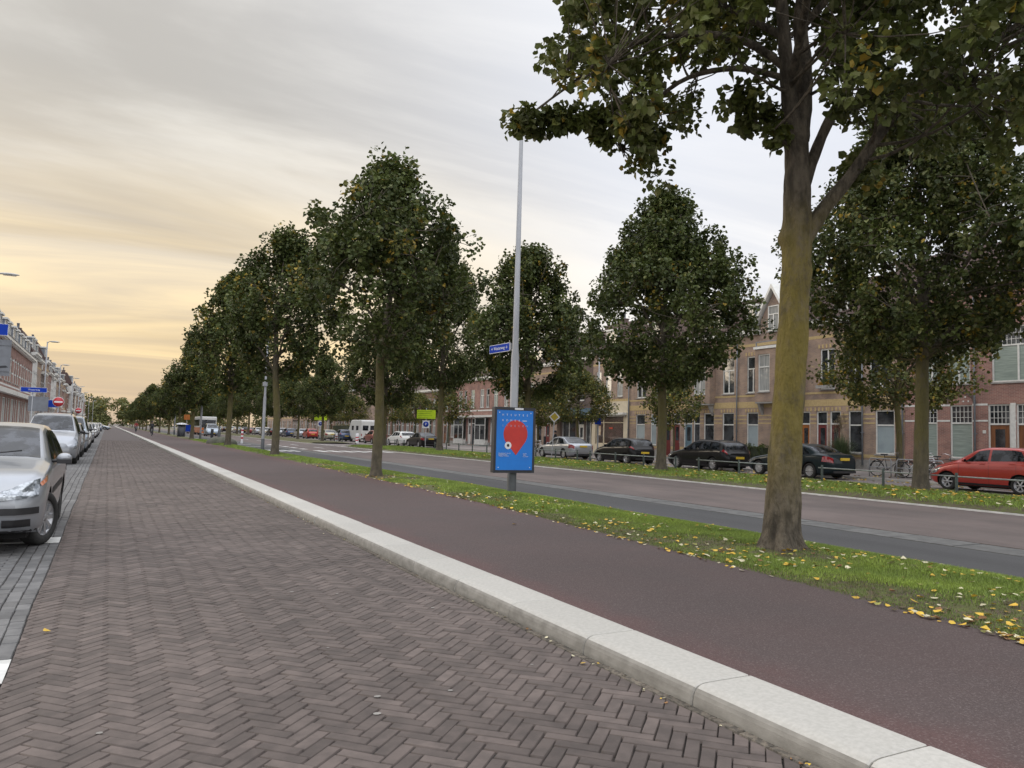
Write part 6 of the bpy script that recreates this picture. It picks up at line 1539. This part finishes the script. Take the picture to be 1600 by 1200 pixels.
# stone mound
mb = MB(); vs = []; n = 18
for j in range(7):
    f = j / 6
    for k in range(n): a = 2 * math.pi * k / n; r = (1 - f ** 2.2) ** .5 * (1 + .07 * math.sin(3 * a) + .05 * math.sin(5 * a + 2)); vs.append((1.15 * r * math.cos(a), .8 * r * math.sin(a), .62 * f + .02 * math.sin(7 * a)))
mb.add(vs, [(j * n + k, j * n + (k + 1) % n, (j + 1) * n + (k + 1) % n, (j + 1) * n + k) for j in range(6) for k in range(n)], 0, True)
o = mb.build('boulder', mat('boulder_stone', (.13, .125, .10), (.08, .085, .06), .95, 3, bump=1, bscale=9)); o.location = (8.0, 64.2, .08); tag(o, 'rounded grey stone mound at the verge beside the bollards', 'boulder')
# litter bin
root = empty('litter_bin', (7.75, 98.6, .1)); MB().lathe([(.42, 0), (.48, 1.45), (.001, 1.45)], 16).build('drum', M_black, root); MB().lathe([(.62, 1.46), (.62, 1.56), (.3, 1.66), (.001, 1.68)], 16).build('lid', M_swhite, root)
tag(root, 'dark round litter bin with a pale lid under the verge trees', 'bin')
root = empty('traffic_sign', (8.9, 106, .1)); MB().lathe([(.04, 0), (.04, 2.6)], 10).build('pole', M_pole, root); MB().box(-.35, .35, -.05, -.03, 2.1, 2.75).build('plate', mat('orange_sheet', (.5, .17, .03), (.4, .12, .03), .5, 4), root); MB().box(-.55, .55, -.05, -.03, .6, 1.45).build('panel', M_sblue, root)
tag(root, 'orange sign above a dark blue panel behind the litter bin', 'traffic sign')
# ---- bicycles
def bicycle():
    root = empty('bicycle'); r = .34
    for i, x in enumerate((0, 1.08)):
        w_ = MB()
        def ring(R_, rad, n=28, m_=6):
            vs = []
            for k in range(n):
                a = 2 * math.pi * k / n
                for j in range(m_): b = 2 * math.pi * j / m_; q = R_ + rad * math.cos(b); vs.append((x + q * math.cos(a), rad * math.sin(b), r + q * math.sin(a)))
            return vs, [(k * m_ + j, ((k + 1) % n) * m_ + j, ((k + 1) % n) * m_ + (j + 1) % m_, k * m_ + (j + 1) % m_) for k in range(n) for j in range(m_)]
        w_.add(*ring(r - .02, .02), 0, True); o = w_.build('wheel', M_tyre, root)
        s2 = MB().add(*ring(r - .045, .01), 0, True)
        for k in range(12): a = 2 * math.pi * k / 12; s2.tube([(x, 0, r), (x + (r - .04) * math.cos(a), 0, r + (r - .04) * math.sin(a))], .002, 3)
        s2.build('rim', M_chrome, o)
    f = MB(); hb = (.45, 0, .30); st = (.35, 0, .82); hd = (.92, 0, .85); hd2 = (.95, 0, .72)
    for a, b in ((hb, st), (hb, hd2), (st, hd), (hb, (0, .0, r)), (st, (0, 0, r)), (hd, (1.08, 0, r))): f.tube([a, b], .016, 8)
    f.tube([hd, (.9, 0, 1.0)], .014, 8); f.build('frame', mat('bike_frame', (.05, .05, .055), None, .4), root)
    MB().tube([(.72, .28, 1.04), (.86, .22, 1.06), (.92, .0, 1.02), (.86, -.22, 1.06), (.72, -.28, 1.04)], .013, 8).build('handlebar', M_chrome, root)
    MB().tube([st, (.33, 0, .93)], .013, 8).box(.2, .45, -.07, .07, .93, .98).build('saddle', M_black, root)
    MB().tube([(-.28, 0, .40), (-.2, 0, .62), (0, 0, .73), (.2, 0, .66)], .022, 6).build('mudguard', M_black, root)
    MB().box(-.22, .3, -.06, .06, .75, .77).tube([(0, .07, .75), (0, .05, r)], .008, 5).tube([(0, -.07, .75), (0, -.05, r)], .008, 5).build('carrier', M_chrome, root)
    MB().lathe([(.09, -.03), (.09, -.02)], 16, 'y', (.45, 0, .3)).tube([(.45, -.05, .3), (.52, -.05, .15)], .01, 5).tube([(.45, .05, .3), (.38, .05, .45)], .01, 5).build('crank', M_chrome, root)
    return root
bk = bicycle(); GBk = 'bicycles parked on the far pavement'
BS = [(29.5, 22.2, -80, 'dark bicycle leaning by the thin tree, leftmost of the group'), (29.9, 21.0, -60, 'bicycle with a pale frame between the thin and the thick trunk'), (29.6, 19.9, -95, 'bicycle directly left of the thick trunk'), (29.6, 17.6, -70, 'bicycle right of the thick trunk, next to the red hatchback'), (30.1, 18.6, -110, 'bicycle half hidden behind the thick trunk'),
      (27.5, 49.5, -60, 'bicycle beside the leaning diamond sign'), (28.0, 50.8, -80, 'dark bicycle left of the silver saloon'), (31.5, 36, -100, 'bicycle in front of the red doors')]
for i, (x, y, a, lb) in enumerate(BS):
    c = bk if i == 0 else copy_tree(bk, None, {'bike_frame': [M_chrome, M_swhite, MATS['bike_frame'], M_sblue][i % 4]}); c.location = (x, y, .13 if x > 28.1 else .02); c.rotation_euler = (R(random.uniform(-5, 5)), 0, R(a)); tag(c, lb, 'bicycle', GBk)
def hoop(x, y, a, lb):
    o = MB().tube([(-.45, 0, 0), (-.45, 0, .7), (-.4, 0, .78), (.4, 0, .78), (.45, 0, .7), (.45, 0, 0)], .024, 8).tube([(-.45, 0, .42), (.45, 0, .42)], .018, 8).build('bicycle_stand', M_pole); o.location = (x, y, .13); o.rotation_euler.z = R(a); tag(o, lb, 'bicycle stand', 'steel bicycle stands')
hoop(29.3, 21.9, -75, 'steel stand holding the leftmost bicycle'); hoop(29.3, 20.6, -75, 'steel stand between the thin and thick trunks'); hoop(29.3, 19.6, -75, 'steel stand left of the thick trunk')
# ---- planting by the houses
def hedge(x0, x1, y0, y1, h, lb, m_, n=5200):
    rg = np.random.default_rng(int(abs(x0 * 31 + y0 * 7))); root = empty('hedge', ((x0 + x1) / 2, (y0 + y1) / 2, .13))
    c = np.stack([rg.uniform(x0, x1, n // 20) - (x0 + x1) / 2, rg.uniform(y0, y1, n // 20) - (y0 + y1) / 2, rg.uniform(.05, h, n // 20)], 1)
    V, F, rn, mi = leaves(c, 20, .13, .06, 9, 1., (.01, .02)); np_mesh('foliage', V, F, m_, root, rn, mi)
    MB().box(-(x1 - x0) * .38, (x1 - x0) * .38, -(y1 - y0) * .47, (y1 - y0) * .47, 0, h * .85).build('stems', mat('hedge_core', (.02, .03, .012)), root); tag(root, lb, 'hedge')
hedge(35.9, 36.9, 35.0, 37.9, 1.15, 'clipped dark hedge under the frosted window of the gabled brown house', [LG, LG, LO, LG])
hedge(36.2, 37.1, 66.5, 69.5, .9, 'small hedge under the white bay window', [LG, LG2, LO, LG]); hedge(36.0, 37.0, 128, 139, 2.4, 'tall yellow-green bushes in the gap left of the long terrace', [LO, LG2, LY, LG])
def pampas():
    root = empty('pampas_grass', (36.5, Yp(1334), .13)); rg = np.random.default_rng(3); n = 1500
    a = rg.uniform(0, 6.28, n); L_ = rg.uniform(.9, 2.2, n); sp = rg.uniform(.2, 1.1, n); w = .014; V = []; F = []
    for i in range(n):
        pts = [Vector((math.cos(a[i]) * sp[i] * t ** 1.6, math.sin(a[i]) * sp[i] * t ** 1.6, L_[i] * (t - .32 * t * t * sp[i]))) for t in (0, .35, .7, 1)]; s_ = Vector((-math.sin(a[i]), math.cos(a[i]), 0)) * w; o = len(V)
        for j, p_ in enumerate(pts): k = 1 - j * .28; V += [p_ - s_ * k, p_ + s_ * k]
        F += [(o + 2 * j, o + 2 * j + 1, o + 2 * j + 3, o + 2 * j + 2) for j in range(3)]
    np_mesh('leaf_blades', np.array([tuple(v) for v in V]), np.array(F), mat('pampas_leaf', (.10, .14, .06), (.07, .10, .045), .7, 3, rnd=.3), root, np.repeat(rg.uniform(0, 1, n), 3))
    mp = mat('pampas_plume', (.55, .47, .33), (.45, .38, .26), .9, 12)
    for k in range(9):
        b = rg.uniform(0, 6.28); sp_ = rg.uniform(.1, .55); h = rg.uniform(2.4, 3.1); tip = Vector((math.cos(b) * sp_, math.sin(b) * sp_, h)); mb = MB().tube([(0, 0, .5), (tip.x * .6, tip.y * .6, h * .75), tuple(tip)], .008, 4)
        for q in range(160):
            t = rg.uniform(0, 1); p_ = tip + Vector((rg.normal() * .05, rg.normal() * .05, -.7 * t)); d = Vector((rg.normal() * .07, rg.normal() * .07, rg.uniform(.05, .14))); s_ = Vector((.024, .016, 0)); mb.quad(p_ - s_, p_ + s_, p_ + d + s_ * .3, p_ + d - s_ * .3)
        mb.build('plume', mp, root)
    tag(root, 'pampas grass with pale plumes against the brown house', 'plant')
pampas()
o = empty('flower_box', (37.35, Yp(1294), 4.72), ROT); MB().box(-.55, .55, -.22, -.02, 0, .18).build('box', M_stone, o)
rg = np.random.default_rng(8); c = np.stack([rg.uniform(-.5, .5, 30), rg.uniform(-.2, -.05, 30), rg.uniform(.18, .42, 30)], 1); V, F, rn, mi = leaves(c, 14, .07, .045, 4, 1., (.6, .1)); np_mesh('flowers', V, F, [LY, LO, mat('marigold', (.6, .28, .01)), LG], o, rn, mi); tag(o, 'window box of yellow flowers on the upper floor behind the nearest trunk', 'flower box')
# ---- people
def figure(name, loc, rz, J, Rr, E_, mats, split, label, scale=1.):
    root = empty(name, loc, rz)
    me = bpy.data.meshes.new('body'); me.from_pydata([Vector(j) * scale for j in J], E_, []); o = bpy.data.objects.new('body', me); COL.objects.link(o)
    sk = o.modifiers.new('s', 'SKIN'); 
    for i, r in enumerate(Rr): me.skin_vertices[0].data[i].radius = (r * scale, r * scale)
    me.skin_vertices[0].data[0].use_root = True
    o.modifiers.new('u', 'SUBSURF').levels = 2
    dg = bpy.context.evaluated_depsgraph_get(); m2 = bpy.data.meshes.new_from_object(o.evaluated_get(dg)); bpy.data.objects.remove(o); m2.name = 'body'; m2.materials.clear()
    for x in mats: m2.materials.append(x)
    for p_ in m2.polygons:
        z = p_.center.z / scale; p_.material_index = 2 if z > split[1] else (1 if z > split[0] else 0); p_.use_smooth = True
    b = bpy.data.objects.new('body', m2); COL.objects.link(b); b.parent = root; tag(root, label, 'person'); return root
skin = mat('skin', (.42, .26, .19)); cloth1 = mat('dark_coat', (.02, .022, .028)); jeans = mat('jeans', (.04, .05, .07)); redc = mat('red_jacket', (.3, .04, .04))
# 0 pelvis 1 chest 2 neck 3 head 4 crown | arms 5..8 L 9..12 R | legs
def standing(lean=0.):
    J = [(0, 0, .95), (0, -.02, 1.25), (0, -.02, 1.45), (0, -.04, 1.58), (0, -.03, 1.70), (.18, -.02, 1.40), (.24, .0, 1.14), (.25, -.08, .90), (.25, -.10, .82), (-.18, -.02, 1.40), (-.24, .0, 1.14), (-.25, -.08, .9), (-.25, -.1, .82), (.10, 0, .90), (.11, -.03, .5), (.11, .02, .09), (.12, -.12, .04), (-.10, 0, .90), (-.11, -.0, .5), (-.12, .03, .09), (-.12, -.1, .04)]
    Rr = [.15, .16, .06, .09, .07, .065, .05, .038, .04, .065, .05, .038, .04, .09, .06, .045, .04, .09, .06, .045, .04]
    E_ = [(0, 1), (1, 2), (2, 3), (3, 4), (1, 5), (5, 6), (6, 7), (7, 8), (1, 9), (9, 10), (10, 11), (11, 12), (0, 13), (13, 14), (14, 15), (15, 16), (0, 17), (17, 18), (18, 19), (19, 20)]
    return J, Rr, E_
J, Rr, E_ = standing(); pr = figure('person', (30.3, 50.6, .13), R(40), J, Rr, E_, [jeans, cloth1, skin], (.9, 1.5), 'person in a dark coat standing between the silver saloon and the cream shop')
o = MB().lathe([(.098, 1.6), (.105, 1.66), (.085, 1.74), (.001, 1.78)], 14, 'z', (0, -.02, 0)).build('hair', M_black, pr)
def rider(loc, rz, lb, coat, blb):
    J = [(0, .28, .98), (0, .12, 1.28), (0, .06, 1.45), (0, .0, 1.58), (0, .0, 1.7), (.18, .1, 1.42), (.25, -.02, 1.2), (.24, -.28, 1.08), (.24, -.33, 1.07), (-.18, .1, 1.42), (-.25, -.02, 1.2), (-.24, -.28, 1.08), (-.24, -.33, 1.07), (.10, .24, .95), (.12, -.12, .78), (.10, .0, .34), (.10, -.12, .30), (-.10, .24, .95), (-.12, -.06, .62), (-.10, .1, .2), (-.10, -.02, .16)]
    _, Rr, E_ = standing(); p_ = figure('person', loc, rz, J, Rr, E_, [jeans, coat, skin], (.9, 1.5), lb); MB().lathe([(.098, 1.6), (.105, 1.66), (.085, 1.74), (.001, 1.78)], 14, 'z', (0, .01, 0)).build('hair', M_black, p_)
    c = copy_tree(bk); c.location = loc; c.rotation_euler = (0, 0, rz - math.pi / 2); d = Vector((-.52, 0, 0)); d.rotate(c.rotation_euler); c.location += d; c['group'] = ''; del c['group']; tag(c, blb, 'bicycle')
rider((4.7, 101, .118), math.pi, 'cyclist in dark clothes riding away on the bike path', cloth1, 'bicycle ridden by the cyclist in dark clothes on the bike path')
rider((4.1, 137, .118), 0, 'farther cyclist in a red jacket on the bike path', redc, 'bicycle ridden by the farther cyclist in red')
